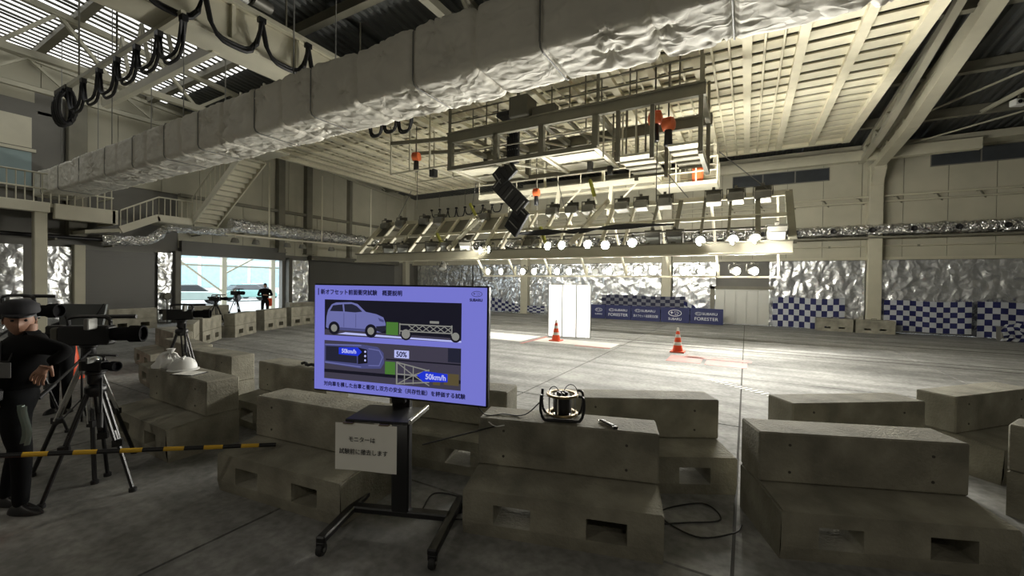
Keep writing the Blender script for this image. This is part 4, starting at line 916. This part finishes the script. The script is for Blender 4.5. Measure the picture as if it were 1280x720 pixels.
# helmets, bag and papers
HB = (-6.6, 1.98, -.5)
def helmet(lx, ly, a, lb):
    t = thing('safety_helmet', lb, 'helmet', on_barrier(*HB, lx, ly), a, 'white safety helmets')
    MB().lathe([(.135, .0), (.14, .02), (.135, .06), (.115, .105), (.075, .14), (.02, .155), (.001, .156)], 20).build('shell', WHITE, t)
    MB().lathe([(.13, .0), (.165, .004), (.165, .012), (.13, .02)], 20, (.025, 0, 0)).build('brim', WHITE, t)
    MB().box(-.1, .1, -.012, .012, .135, .158).build('ridge', WHITE, t, .005)
helmet(.5, .53, -30, 'white safety helmet next to the plastic bag')
bg = thing('plastic_bag', 'crumpled white plastic bag beside the helmet', 'bag', on_barrier(*HB, .17, .5))
def bagf(a, b):
    t = a*2*math.pi; ph = b*math.pi*.5; r = .17*(1+.3*fbm((math.cos(t)*2, math.sin(t)*2, b*3)))
    return (r*1.2*math.cos(t)*math.cos(ph), r*.8*math.sin(t)*math.cos(ph), .17*math.sin(ph)*(1+.35*fbm((math.cos(t)*3, math.sin(t)*3, 5))))
MB().grid(bagf, 30, 10).build('bag_body', WHITE, bg); MB().lathe([(.03, .15), (.02, .18), (.05, .24), (.045, .24)], 10, (.06, 0, 0)).build('knot', WHITE, bg)
pp = thing('clipboard', 'white papers on a dark clipboard on the helmets barrier', 'clipboard', on_barrier(*HB, .82, .46), 20)
MB().box(-.15, .15, -.11, .11, 0, .006).build('board', BLACK, pp); MB().box(-.13, .13, -.1, .1, .006, .009).build('paper', PAPER, pp)

# striped pole
po = thing('striped_pole', 'yellow and black striped barrier pole across the lower left', 'pole')
pa, pb = Vector((-4.67, .65, .65)), Vector((-3.70, 2.235, .405)); n = 14
for k in range(n):
    a = pa.lerp(pb, k/n); b = pa.lerp(pb, (k+1)/n); MB().tube([a, b], .018, 8).build('stripe', YELLOW if k % 2 == 0 else BLACK, po)
ps = thing('pole_post', 'short post holding the left end of the striped pole', 'post', (-4.68, .64, 0))
MB().lathe([(.14, 0), (.14, .03), (.03, .05), (.02, .06), (.02, .62), (.025, .63)], 12).build('post_body', RED, ps); MB().lathe([(.024, .3), (.026, .32), (.026, .4), (.024, .42)], 12).build('reflective_band', WHITE, ps)

# ================================================================== CONES, WHITE BOARD, BANNERS
def cone(x, y, lb, s=1., group='red and white traffic cones', rz=0):
    t = thing('traffic_cone', lb, 'cone', (x, y, 0), rz, group)
    r = lambda z: .125*(1-z/.72)+.022
    MB().box(-.19, .19, -.19, .19, 0, .035).build('base', RED, t, .01)
    zs = [.035, .2, .29, .42, .51, .6, .70]
    for k in range(6): MB().lathe([(r(zs[k]), zs[k]), (r(zs[k+1]), zs[k+1])], 16).build('band' if k % 2 else 'cone_body', WHITE if k % 2 else RED, t)
    t.scale = (s, s, s); return t
cone(-5.5, 12.8, 'red and white traffic cone before the white board'); cone(-1.68, 12.66, 'red and white traffic cone beside the red floor marks')
tp = thing('cone_bar_set', 'two red cones joined by red and white bars behind the tripods', 'barricade', (-11.8, 2.9, 0), -10)
for x in (-.8, .8):
    MB().lathe([(.17, 0), (.17, .03), (.13, .04), (.03, .72), (.02, .74)], 14, (x, 0, 0)).build('cone_body', RED, tp)
    MB().lathe([(.088, .3), (.068, .42)], 14, (x, -.004, 0)).build('reflective_band', WHITE, tp)
for z in (.62, .78): MB().tube([(-.9, 0, z), (.9, 0, z+.03)], .03, 8).build('cone_bar', RED if z > .7 else WHITE, tp)
cone(-10.4, 1.95, 'red traffic cone at the far left behind the cameraman', .95); cone(-9.4, 1.65, 'red and white traffic cone partly behind the blue cap', .9)
wbd = thing('white_board', 'tall white three part board with added glow standing in the arena', 'board', (-5.48, 13.9, 0), 12)
TRB = bpy.data.materials.new('white_board_glow'); TRB.use_nodes = True; nt = TRB.node_tree; b_ = nt.nodes['Principled BSDF']; b_.inputs['Base Color'].default_value = (.92, .92, .9, 1); b_.inputs['Roughness'].default_value = .7
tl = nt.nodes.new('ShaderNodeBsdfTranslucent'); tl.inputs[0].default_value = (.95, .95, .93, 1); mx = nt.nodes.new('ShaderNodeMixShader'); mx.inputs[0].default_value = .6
b_.inputs['Emission Color'].default_value = (1, 1, .98, 1); b_.inputs['Emission Strength'].default_value = 1.1  # glow added to the board panels so they read pure white
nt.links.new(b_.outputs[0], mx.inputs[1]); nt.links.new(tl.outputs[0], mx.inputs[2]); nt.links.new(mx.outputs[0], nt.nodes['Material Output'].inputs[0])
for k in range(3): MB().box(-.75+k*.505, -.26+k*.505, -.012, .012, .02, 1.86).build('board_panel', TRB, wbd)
for x in (-.755, -.2525, .2525, .755): MB().box(x-.012, x+.012, -.02, .02, 0, 1.87).build('edge_post', GREY, wbd)
MB().box(-.76, .76, -.02, .02, 1.86, 1.885).build('top_rail', WHITE, wbd)
for x in (-.6, .6): MB().box(x-.02, x+.02, -.05, .45, 0, .03).build('foot', WHITE, wbd)

def checker_mat(name, c1, c2):
    m = bpy.data.materials.new(name); m.use_nodes = True; nt = m.node_tree; b = nt.nodes['Principled BSDF']; b.inputs['Roughness'].default_value = .7
    u = nt.nodes.new('ShaderNodeUVMap'); c = nt.nodes.new('ShaderNodeTexChecker'); c.inputs['Scale'].default_value = 1.; c.inputs[1].default_value = c1+(1,); c.inputs[2].default_value = c2+(1,)
    nt.links.new(u.outputs[0], c.inputs[0]); nt.links.new(c.outputs[0], b.inputs['Base Color']); return m
CH1 = checker_mat('checker_navy_white', (.010, .013, .09), (.48, .50, .53)); CH2 = checker_mat('checker_dark_grey', (.007, .009, .04), (.16, .165, .19))
def cloth(name, label, fn, nu, nv, cu, cv, m, group='blue and white checkered cloths'):
    mb = MB(); mb.grid(fn, nu, nv); me = mb.mesh(m); uv = me.uv_layers.new(name='UVMap')
    co = {}
    for a in range(nu+1):
        for b in range(nv+1): co[a*(nv+1)+b] = (a/nu*cu+.001, b/nv*cv+.001)
    for l in me.loops: uv.data[l.index].uv = co[l.vertex_index]
    return tag(link(name, me), label, 'cloth', group)
def hang(x0, x1, y, z0, z1, sag=.0, wav=.03):
    return lambda a, b: (x0+(x1-x0)*a, y+wav*math.sin(a*19)*(1-b*.5), z0+(z1-z0)*b-sag*math.sin(a*math.pi)*b+.02*math.sin(a*7))
cloth('checkered_cloth', 'checkered cloth behind the long row of blue banners', hang(-7.15, -2.75, 23.1, .45, 1.32), 60, 4, 18, 5, CH2)
cloth('checkered_cloth', 'checkered cloth left of the two concrete blocks', hang(1.1, 3.8, 23.2, .03, 1.4), 50, 5, 13, 5, CH1)
cloth('checkered_cloth', 'checkered cloth right of the wall column', hang(5.1, 7.75, 23.15, .12, 1.4, .02), 50, 6, 13, 6, CH1)
cloth('checkered_cloth', 'checkered cloth at the right picture edge', hang(7.9, 10.6, 23.15, .02, 1.42, .02), 50, 6, 13, 6, CH1)
cloth('checkered_cloth', 'low checkered cloth on the back wall left of the white board', lambda a, b: (-15.1+4.3*a, 23.2+.04*math.sin(a*21), .1+(.95-.55*min(1, a*1.6))*b), 50, 4, 17, 4, CH1)
cloth('checkered_cloth', 'crumpled checkered cloth draped right of the blue banners', lambda a, b: (-2.75+1.6*a, 22.9-.3*b+.12*fbm((a*6, b*4, 1)), .25+(.95*(1-a)**.8)*b*.9+.06*fbm((a*5, 2, b*5))), 24, 10, 9, 4, CH1)
cloth('checkered_cloth', 'small bunched checkered cloth over a box near the right edge', lambda a, b: (8.15+.9*a+.05*math.sin(b*6), 22.1-.2*math.sin(b*1.6)+.1*fbm((a*5, b*5, 4)), .02+.68*b*(1-.5*(abs(a-.4)*1.6)**2)+.03*fbm((a*6, 1, b*4))), 20, 14, 6, 5, CH1)
bx_ = thing('covered_box', 'low box under the bunched checkered cloth', 'box', (8.55, 22.5, 0)); MB().box(-.3, .3, -.2, .2, 0, .5).build('box_body', GREYW, bx_, .02); MB().box(-.31, .31, -.21, .21, .48, .52).build('lid', GREYW, bx_)
bn = [('s', -7.6, -6.75), ('f', -6.72, -5.35), ('j', -5.32, -3.85), ('e', -3.82, -2.45), ('f', -2.42, -.95)]
for i, (k, a, b) in enumerate(bn):
    t = thing('blue_banner', ['blue low banner nearest the white board with an oval emblem', 'blue low banner with white lettering, second from the white board', 'blue low banner with small white writing below its lettering', 'blue low banner with a large white oval emblem', 'blue low banner with bold white lettering at the right end'][i], 'banner', ((a+b)/2, 22.5-.02*i, 0), 0, 'blue low banners')
    w = b-a; MB().box(-w/2, w/2, -.02, .02, .02, .78).build('banner_face', BLUEB, t); MB().box(-w/2, w/2, -.02, .3, 0, .02).build('foot', STEEL, t)
    def emb(rx, ry, x, z):
        mb = MB()
        for p in emblem(rx, ry): mb.prism(p, -.004, 0)
        o = mb.build('emblem', PAINTW, t); o.location = (x, -.021, z)
    def tx(s, x, z, wd, h=None, nm='lettering', m=PAINTW): text(s, nm, m, t, (x, -.025, z), (R(90), 0, 0), wd, h)
    if k == 's': emb(.2, .1, .05, .5); tx('SUBARU', .05, .27, .4)
    if k == 'f': emb(.15, .08, -.36, .52); tx('SUBARU', .15, .52, .66, .12); tx('FORESTER', 0, .27, 1.05, .15)
    if k == 'j':
        emb(.15, .08, -.4, .54); tx('SUBARU', .13, .54, .7, .12); tx('新オフセット前面衝突試験', 0, .27, 1.25, .15)
    if k == 'e': emb(.32, .17, 0, .5); tx('SUBARU', 0, .2, .62, .12)

# ================================================================== PEOPLE
def skin(name, nodes, edges, root, m, parent, sub=2):
    ks = list(nodes); me = bpy.data.meshes.new('s'); me.from_pydata([nodes[k][:3] for k in ks], [(ks.index(a), ks.index(b)) for a, b in edges], [])
    o = bpy.data.objects.new('s', me); COL.objects.link(o)
    md = o.modifiers.new('skin', 'SKIN'); md.use_smooth_shade = True
    if not me.skin_vertices: me.attributes.new('x', 'FLOAT', 'POINT')
    for k, d in zip(ks, me.skin_vertices[0].data):
        r = nodes[k][3]; d.radius = r if isinstance(r, tuple) else (r, r); d.use_root = (k == root)
    s = o.modifiers.new('sub', 'SUBSURF'); s.levels = sub; s.render_levels = sub
    dg = bpy.context.evaluated_depsgraph_get(); out = bpy.data.meshes.new_from_object(o.evaluated_get(dg)); bpy.data.objects.remove(o)
    out.materials.clear(); out.materials.append(m)
    for p in out.polygons: p.use_smooth = True
    return link(name, out, parent)
def chain(nodes, edges, start, items):
    prev = start
    for k, v in items: nodes[k] = v; edges.append((prev, k)); prev = k
def hand(parent, base, d, up, s=1., name='hand'):
    d = Vector(d).normalized(); up = Vector(up).normalized(); sd = d.cross(up).normalized(); b = Vector(base)
    g = lambda x, y, z: tuple(b+(sd*x+d*y+up*z)*s)
    N_ = {'w': g(0, 0, 0)+(.026*s,), 'p': g(0, .05, 0)+(.032*s,)}; E_ = [('w', 'p')]
    for i, (x, L_) in enumerate(((-.033, .075), (-.011, .085), (.011, .08), (.033, .062))):
        chain(N_, E_, 'p', [('k%d' % i, g(x, .09, .006)+(.0105*s,)), ('m%d' % i, g(x*1.1, .09+L_*.55, -.006)+(.009*s,)), ('t%d' % i, g(x*1.1, .09+L_*.85, -.035)+(.0078*s,))])
    chain(N_, E_, 'w', [('h1', g(-.045, .045, -.012)+(.011*s,)), ('h2', g(-.062, .085, -.03)+(.009*s,))])
    return skin(name, N_, E_, 'w', SKIN, parent, 1)
def head(parent, c, yaw, pitch, s=1., hat=None):
    h = bpy.data.objects.new('head', None)
    mb = MB()
    def fn(a, b):
        t = a*2*math.pi; p = (b-.5)*math.pi; x = math.cos(p)*math.cos(t); y = math.cos(p)*math.sin(t); z = math.sin(p)
        k = 1.; X = .098*x; Y = .078*y; Z = .118*z
        if z < -.1: Y *= 1-.28*min(1, (-z-.1)); X = X*(1-.1*(-z)) + .018*(-z)
        f = max(0, x)
        X += .026*f*math.exp(-((z+.12)/.16)**2-(y/.17)**2)      # nose
        X -= .010*f*(math.exp(-((z-.12)/.1)**2)*(math.exp(-((y-.36)/.17)**2)+math.exp(-((y+.36)/.17)**2)))  # eye sockets
        X += .008*f*math.exp(-((z+.47)/.08)**2-(y/.3)**2)       # lips
        X += .012*f*math.exp(-((z+.8)/.15)**2-(y/.3)**2)        # chin
        return (X*s, Y*s, Z*s)
    mb.grid(fn, 32, 24); o = mb.build('head', SKIN, parent); o.location = c; o.rotation_euler = (0, R(pitch), R(yaw))
    for sgn in (1, -1):
        MB().lathe([(.001, -.008), (.02, -.006), (.028, .0), (.022, .008), (.001, .006)], 10, (-.005*s, sgn*.08*s, -.01*s), 'y').build('ear', SKIN, o)
        MB().lathe([(.001, -.006), (.008, -.004), (.011, 0), (.008, .004), (.001, .006)], 8, (.083*s, sgn*.032*s, .016*s), 'x').build('eye', BLACK, o)
    def hf(a, b):
        t = a*2*math.pi; p = (.02+.48*b)*math.pi; x = math.cos(p)*math.cos(t); y = math.cos(p)*math.sin(t); z = math.sin(p); low_ = -.05 if x < .25 else .28
        z = low_+(1-low_)*b; q = math.sqrt(max(0, 1-z*z)); return ((.106*q*math.cos(t)-.006)*s, .086*q*math.sin(t)*s, .127*z*s)
    MB().grid(hf, 28, 8).build('hair', HAIR, o)
    if hat:
        mb = MB(); mb.lathe([(.104*s, .062*s), (.105*s, .08*s), (.098*s, .115*s), (.07*s, .142*s), (.001, .148*s)], 20); mb.build('cap_crown', hat, o)
        MB().prism([(.06*s+.095*s*math.cos(t), .085*s*math.sin(t)) for t in [math.pi*(-.5+k/10) for k in range(11)]], .06*s, .067*s, 'xy').build('cap_brim', hat, o)
    return o
# camera operator at the left edge: local x runs to the right of the picture, y away from the camera
P = thing('person', 'person in black shirt and cap with a neck badge leaning on a tripod', 'person', (-5.06, .985, 0), 29.4)
N_ = {'pel': (-.08, .02, .92, (.15, .13))}; E_ = []
chain(N_, E_, 'pel', [('sp1', (-.07, .02, 1.06, (.15, .13))), ('sp2', (-.03, .02, 1.22, (.17, .14))), ('chest', (.02, .02, 1.34, (.16, .13))), ('neck0', (.03, .02, 1.43, .075)), ('neck', (.03, .01, 1.48, .06))])
chain(N_, E_, 'chest', [('shR', (.17, -.08, 1.37, .085)), ('uaR', (.31, -.12, 1.36, .066)), ('elR', (.45, -.08, 1.32, .055)), ('faR', (.42, -.14, 1.27, .045)), ('wrR', (.39, -.18, 1.24, .036))])
chain(N_, E_, 'chest', [('shL', (-.13, .10, 1.36, .085)), ('uaL', (-.25, .14, 1.22, .064)), ('elL', (-.3, .12, 1.06, .052)), ('faL', (-.22, .0, 1.0, .045)), ('wrL', (-.14, -.1, .98, .036))])
skin('shirt_torso', N_, E_, 'pel', CLOTHB, P)
N_ = {'wst': (-.08, .02, 1.04, .13)}; E_ = []
chain(N_, E_, 'wst', [('pel', (-.08, .02, .92, .14))])
chain(N_, E_, 'pel', [('hR', (.0, -.06, .84, .10)), ('thR', (.02, -.07, .68, .09)), ('knR', (.04, -.05, .5, .07)), ('shR', (.03, -.04, .3, .06)), ('anR', (.01, -.03, .05, .05))])
chain(N_, E_, 'pel', [('hL', (-.15, .08, .84, .10)), ('thL', (-.17, .09, .68, .09)), ('knL', (-.14, .09, .5, .07)), ('shL', (-.2, .09, .3, .06)), ('anL', (-.25, .09, .05, .05))])
skin('trousers', N_, E_, 'wst', CLOTHD, P)
for nm, x, y in (('shoe', .01, -.03), ('shoe', -.25, .09)):
    MB().grid(lambda a, b: (x+.04+.14*math.cos(a*6.283)*math.cos(b*1.57), y+.05*math.sin(a*6.283)*math.cos(b*1.57), .005+.09*math.sin(b*1.57)*(1-.4*max(0, math.cos(a*6.283)))), 20, 6).build(nm, BLACK, P)
MB().tube([(.03, .01, 1.46), (.03, .01, 1.52)], .05, 12).build('neck_skin', SKIN, P)
head(P, (-.02, -.01, 1.555), -42, 12, 1.08, mat('cap_dark', (.02, .02, .024), .8, 0, .1))
hand(P, (.39, -.18, 1.245), (-.25, -.3, -.9), (.4, -.85, .2), 1.05)
hand(P, (-.14, -.1, .98), (.6, -.5, -.4), (0, -.3, .9), 1.)
MB().box(-.02, .09, -.165, -.155, 1.12, 1.24).build('badge', mat('badge_sleeve', (.12, .12, .12), .3), P, .004); MB().tube([(-.03, -.12, 1.4), (.02, -.165, 1.25), (.08, -.165, 1.25), (.1, -.12, 1.4)], .006, 5).build('lanyard', BLACK, P)
MB().grid(lambda a, b: (.12+.09*a+.02*math.sin(b*5), -.13+.03*math.sin(a*6), .6+.3*b), 8, 8).build('hip_towel', mat('pale_green_cloth', (.22, .27, .24), .9), P)
MB().box(-.1, .0, -.2, -.12, .93, 1.03).build('belt_pouch', BLACK, P, .015)
# second person behind, partly hidden
P2 = thing('person', 'person in dark clothes and blue cap behind the black camera at the left', 'person', (-8.35, 1.98, 0), 29.4)
P2.scale = (.88, .88, .88)
N_ = {'pel': (0, 0, .9, (.15, .12))}; E_ = []
chain(N_, E_, 'pel', [('sp', (0, 0, 1.1, (.15, .12))), ('chest', (.02, 0, 1.3, (.165, .12))), ('neck', (.03, 0, 1.46, .06))])
chain(N_, E_, 'chest', [('shR', (.18, -.04, 1.35, .075)), ('elR', (.27, -.14, 1.16, .05)), ('wrR', (.36, -.2, 1.3, .036))]); chain(N_, E_, 'chest', [('shL', (-.15, .04, 1.35, .075)), ('elL', (-.22, -.08, 1.12, .05)), ('wrL', (-.05, -.2, 1.15, .036))])
chain(N_, E_, 'pel', [('hR', (.09, 0, .82, .09)), ('kR', (.1, -.02, .48, .065)), ('aR', (.1, -.01, .05, .048))]); chain(N_, E_, 'pel', [('hL', (-.09, 0, .82, .09)), ('kL', (-.1, -.02, .48, .065)), ('aL', (-.1, -.01, .05, .048))])
skin('clothed_body', N_, E_, 'pel', CLOTHD, P2)
for x in (.1, -.1): MB().grid(lambda a, b: (x+.05*math.sin(a*6.283)*math.cos(b*1.57), -.05+.13*math.cos(a*6.283)*math.cos(b*1.57), .085*math.sin(b*1.57)), 16, 5).build('shoe', BLACK, P2)
head(P2, (.05, -.01, 1.58), -40, 6, 1., mat('cap_blue', (.06, .07, .22), .8, 0, .1)); hand(P2, (.36, -.2, 1.3), (.6, -.3, .5), (-.3, -.3, .9)); hand(P2, (-.05, -.2, 1.15), (.8, -.4, .2), (0, -.3, .9))
# far man at the opening
P3 = thing('person', 'far person in black shirt standing before the daylight opening', 'person', (-20.6, 11.85, 0), 60)
N_ = {'pel': (0, 0, .92, (.15, .11))}; E_ = []
chain(N_, E_, 'pel', [('sp', (0, 0, 1.1, (.15, .11))), ('chest', (0, 0, 1.32, (.18, .12))), ('neck', (0, 0, 1.5, .06))])
chain(N_, E_, 'chest', [('shR', (.21, 0, 1.38, .08)), ('elR', (.3, -.06, 1.14, .055)), ('wrR', (.12, -.22, 1.16, .036))]); chain(N_, E_, 'chest', [('shL', (-.21, 0, 1.38, .08)), ('elL', (-.3, -.06, 1.14, .055)), ('wrL', (-.1, -.22, 1.16, .036))])
skin('shirt_torso', N_, E_, 'pel', CLOTHB, P3)
N_ = {'wst': (0, 0, 1.04, .12)}; E_ = []
chain(N_, E_, 'wst', [('pel', (0, 0, .92, .13))])
chain(N_, E_, 'pel', [('hR', (.1, 0, .82, .09)), ('kR', (.11, -.02, .48, .065)), ('aR', (.11, -.01, .05, .048))]); chain(N_, E_, 'pel', [('hL', (-.1, 0, .82, .09)), ('kL', (-.11, -.02, .48, .065)), ('aL', (-.11, -.01, .05, .048))])
skin('trousers', N_, E_, 'wst', CLOTHD, P3)
for x in (.11, -.11): MB().grid(lambda a, b: (x+.05*math.sin(a*6.283)*math.cos(b*1.57), -.05+.13*math.cos(a*6.283)*math.cos(b*1.57), .085*math.sin(b*1.57)), 16, 5).build('shoe', BLACK, P3)
head(P3, (0, -.02, 1.62), -90, 8); hand(P3, (.12, -.22, 1.16), (-.8, -.3, .1), (0, -.5, .8)); hand(P3, (-.1, -.22, 1.16), (.8, -.3, .1), (0, -.5, .8))
MB().box(.02, .3, .12, .22, .6, 1.0).build('red_bag', RED, P3, .03)

# ================================================================== TRIPODS AND CAMERAS
def tripod(x, y, rz, h, spread, label, chromed=False, heavy=1., group='camera tripods'):
    t = thing('camera_tripod', label, 'tripod', (x, y, 0), rz, group)
    for k in range(3):
        a = R(90+120*k); c, s = math.cos(a), math.sin(a); f = Vector((c*spread, s*spread, .015)); tp_ = Vector((c*.05, s*.05, h-.06)); md = tp_.lerp(f, .52)
        lg = thing('leg', None, None); lg.parent = t
        for d in (-.022, .022):
            o_ = Vector((-s*d, c*d, 0)); MB().tube([tp_+o_, md+o_], .012*heavy, 6).build('upper_tube', CHROME if chromed else BLACK, lg)
        MB().tube([tp_.lerp(f, .4), f], .014*heavy, 6).build('lower_tube', BLACK, lg)
        MB().bar(md-Vector((0, 0, .03)), md+Vector((0, 0, .03)), .07, .05).build('leg_lock', BLACK, lg); MB().lathe([(.0, 0), (.03, 0), (.03, .03), (.015, .04)], 8, tuple(f-Vector((0, 0, .015)))).build('rubber_foot', RUBBER, lg)
    MB().lathe([(.05, h-.1), (.075, h-.06), (.075, h-.02), (.05, h)], 12).build('crown', CHROME if chromed else BLACK, t)
    MB().lathe([(.04, h), (.055, h+.02), (.055, h+.09), (.07, h+.1), (.07, h+.12), (.02, h+.12)], 12).build('fluid_head', BLACK, t)
    MB().tube([(.04, -.02, h+.06), (.12, -.35, h-.18)], .012, 6).build('pan_handle', BLACK, t); MB().tube([(.12, -.35, h-.18), (.15, -.48, h-.27)], .018, 8).build('handle_grip', RUBBER, t)
    return t
LENSB = mat('matt_black', (.008, .008, .009), .85, 0, .1, spec=.1)
def vcam(x, y, z, rz, label, s=1.):
    c = thing('video_camera', label, 'camera', (x, y, z), rz, 'video cameras'); c.scale = (s, s, s)
    MB().box(-.16, .14, -.055, .055, 0, .14).build('body', BLACK, c, .012)
    MB().lathe([(.045, .14), (.05, .16), (.05, .24), (.062, .25), (.062, .33), (.05, .33), (.045, .3)], 14, (0, 0, .075), 'x').build('lens', LENSB, c)
    MB().tube(curve([(-.12, 0, .14), (-.1, 0, .2), (.1, 0, .2), (.13, 0, .14)], 5), .014, 6).build('top_handle', BLACK, c)
    MB().box(-.26, -.14, .0, .07, .08, .14).build('viewfinder', BLACK, c, .01); MB().box(.05, .08, -.15, -.05, .12, .2).build('side_screen', GREY, c, .006); MB().tube([(.0, .05, .2), (.26, .05, .2)], .015, 8).build('microphone', BLACK, c)
    MB().box(-.2, -.15, -.05, .05, .0, .13).build('battery', STEEL, c, .01)
    return c
tripod(-5.62, 1.52, 20, 1.12, .42, 'large chromed camera tripod beside the cameraman', True, 1.25); vcam(-5.62, 1.52, 1.24, 45, 'black video camera on the large chromed tripod', 1.35)
tripod(-6.75, 2.75, 55, 1.22, .4, 'slim tripod behind the helmets barrier', False, .9); vcam(-6.75, 2.75, 1.34, 50, 'black video camera on the slim tripod behind the helmets')
tripod(-7.15, 1.35, 10, 1.3, .42, 'tripod under the tall black camera behind the cameraman', False, 1.); vcam(-7.15, 1.35, 1.42, 35, 'tall black video camera behind the cameraman', 1.3)
tripod(-5.02, 1.4, 60, .95, .33, 'low black tripod held by the cameraman', False, 1.1); vcam(-5.02, 1.4, 1.07, 20, 'small black camera hanging by the cameraman at waist height', .7)
tripod(-18.3, 8.6, 10, .92, .4, 'distant tripod in front of the left barriers by the opening', False, 1.2); vcam(-18.3, 8.6, 1.04, 40, 'distant camera low against the daylight opening', 1.2)
tripod(-18.8, 9.6, 40, 1.12, .42, 'distant taller tripod silhouetted against the daylight opening', False, 1.2); vcam(-18.8, 9.6, 1.24, 10, 'distant camera on the taller tripod against daylight', 1.3)
um = thing('grey_reflector', 'grey cloth reflector panel standing behind the big video camera', 'reflector', (-7.6, 1.95, 0), 35)
MB().quadbox([(-.2, 0, 1.05), (.25, 0, 1.05), (.32, .02, 1.55), (-.26, .02, 1.55), (-.2, .03, 1.05), (.25, .03, 1.05), (.32, .05, 1.55), (-.26, .05, 1.55)]).build('cloth_panel', mat('grey_cloth', (.13, .14, .14), .9), um)
MB().tube([(-.24, -.01, 1.56), (.02, -.01, 1.06)], .008, 5).build('rib', BLACK, um); MB().tube([(.32, -.01, 1.56), (.02, -.01, 1.06)], .008, 5).build('rib', BLACK, um)
MB().tube([(.02, .03, 0), (.02, .03, 1.1)], .012, 6).build('stand_pole', BLACK, um)
for a in range(3): MB().tube([(.02, .03, .3), (.02+.25*math.cos(a*2.1), .03+.25*math.sin(a*2.1), .01)], .01, 5).build('stand_leg', BLACK, um)
fr = thing('wall_gauge', 'dark round gauge fixture on the foil strip by the opening', 'gauge', (XL+.35, 8.2, 0))
MB().lathe([(.0, 0), (.14, 0), (.16, .04), (.12, .09), (0, .09)], 14, (0, 0, 1.15), 'x').build('dial', STEEL, fr); MB().tube([(.04, 0, 0), (.04, 0, 1.1)], .04, 8).build('stand', GREY, fr)

# ================================================================== OUTSIDE THE OPENING
tag(MB().box(-70, XL-.3, -5, 60, -.1, -.005).build('yard', ASPH), None, None, None, 'structure')
cn = thing('steel_canopy', 'pale steel canopy frame outside the daylight opening', 'canopy', (-25.5, 0, 0))
for y in (9.6, 12.35, 15.1, 17.9): MB().box(-.12, .12, y-.12, y+.12, 0, 3.9).build('post', CREAML, cn)
MB().box(-.15, .15, 9, 19, 3.7, 4.0).build('eave_beam', CREAML, cn); MB().bar((0, 9.7, 3.3), (0, 12.3, 1.2), .08).build('brace', CREAML, cn); MB().bar((0, 12.4, 2.2), (0, 14.9, 3.7), .08).build('brace', CREAML, cn)
MB().box(-.05, .05, 9, 19, 2.6, 2.68).build('rail', CREAML, cn)
ob = thing('glass_building', 'pale building with large blue glass panes across the yard', 'building', (-52, 0, 0))
MB().box(-1, 0, 8, 45, 0, 9).build('wall', mat('building_pale', (.6, .6, .57), .7), ob)
for j in range(2):
    for k in range(12): MB().box(0, .08, 10+k*2.6, 12.2+k*2.6, 1.0+j*3.2, 3.6+j*3.2).build('pane', mat('pane_blue', (.28, .42, .46), .2), ob)
    MB().box(0, .12, 8, 45, 3.9+j*3.2, 4.05+j*3.2).build('ledge', WHITE, ob)
def car(x, y, rz, label, m):
    c = thing('parked_car', label, 'car', (x, y, 0), rz, 'cars parked in the yard')
    body = [(-2.1, .35), (-2.12, .75), (-1.95, .95), (-1.0, 1.0), (.9, .98), (1.8, .88), (2.1, .7), (2.12, .35)]
    MB().prism(body, -.85, .85).build('body', m, c, .06)
    MB().prism([(-1.75, .97), (-1.2, 1.45), (.35, 1.48), (1.05, .98)], -.74, .74).build('cabin', DGLASS, c, .05); MB().prism([(-1.25, 1.44), (-1.15, 1.5), (.25, 1.52), (.38, 1.46)], -.7, .7).build('roof', m, c)
    for sx in (-1.3, 1.3):
        for sy in (-.8, .8): MB().lathe([(.1, -.1), (.3, -.1), (.33, -.06), (.33, .06), (.3, .1), (.1, .1)], 16, (sx, sy, .33), 'y').build('wheel', RUBBER, c)
    for sy in (-.6, .6): MB().box(2.08, 2.14, sy-.18, sy+.18, .6, .72).build('headlamp', WHITE, c)
car(-36, 15.2, 75, 'pale green car parked outside the left part of the opening', CARP); car(-44, 24.5, 80, 'pale car parked farther outside behind the posts', mat('car_white', (.7, .72, .72), .25, .2, .02)); car(-39, 21.0, 85, 'dark green car parked between the canopy posts', mat('car_teal', (.2, .36, .34), .25, .3, .03))
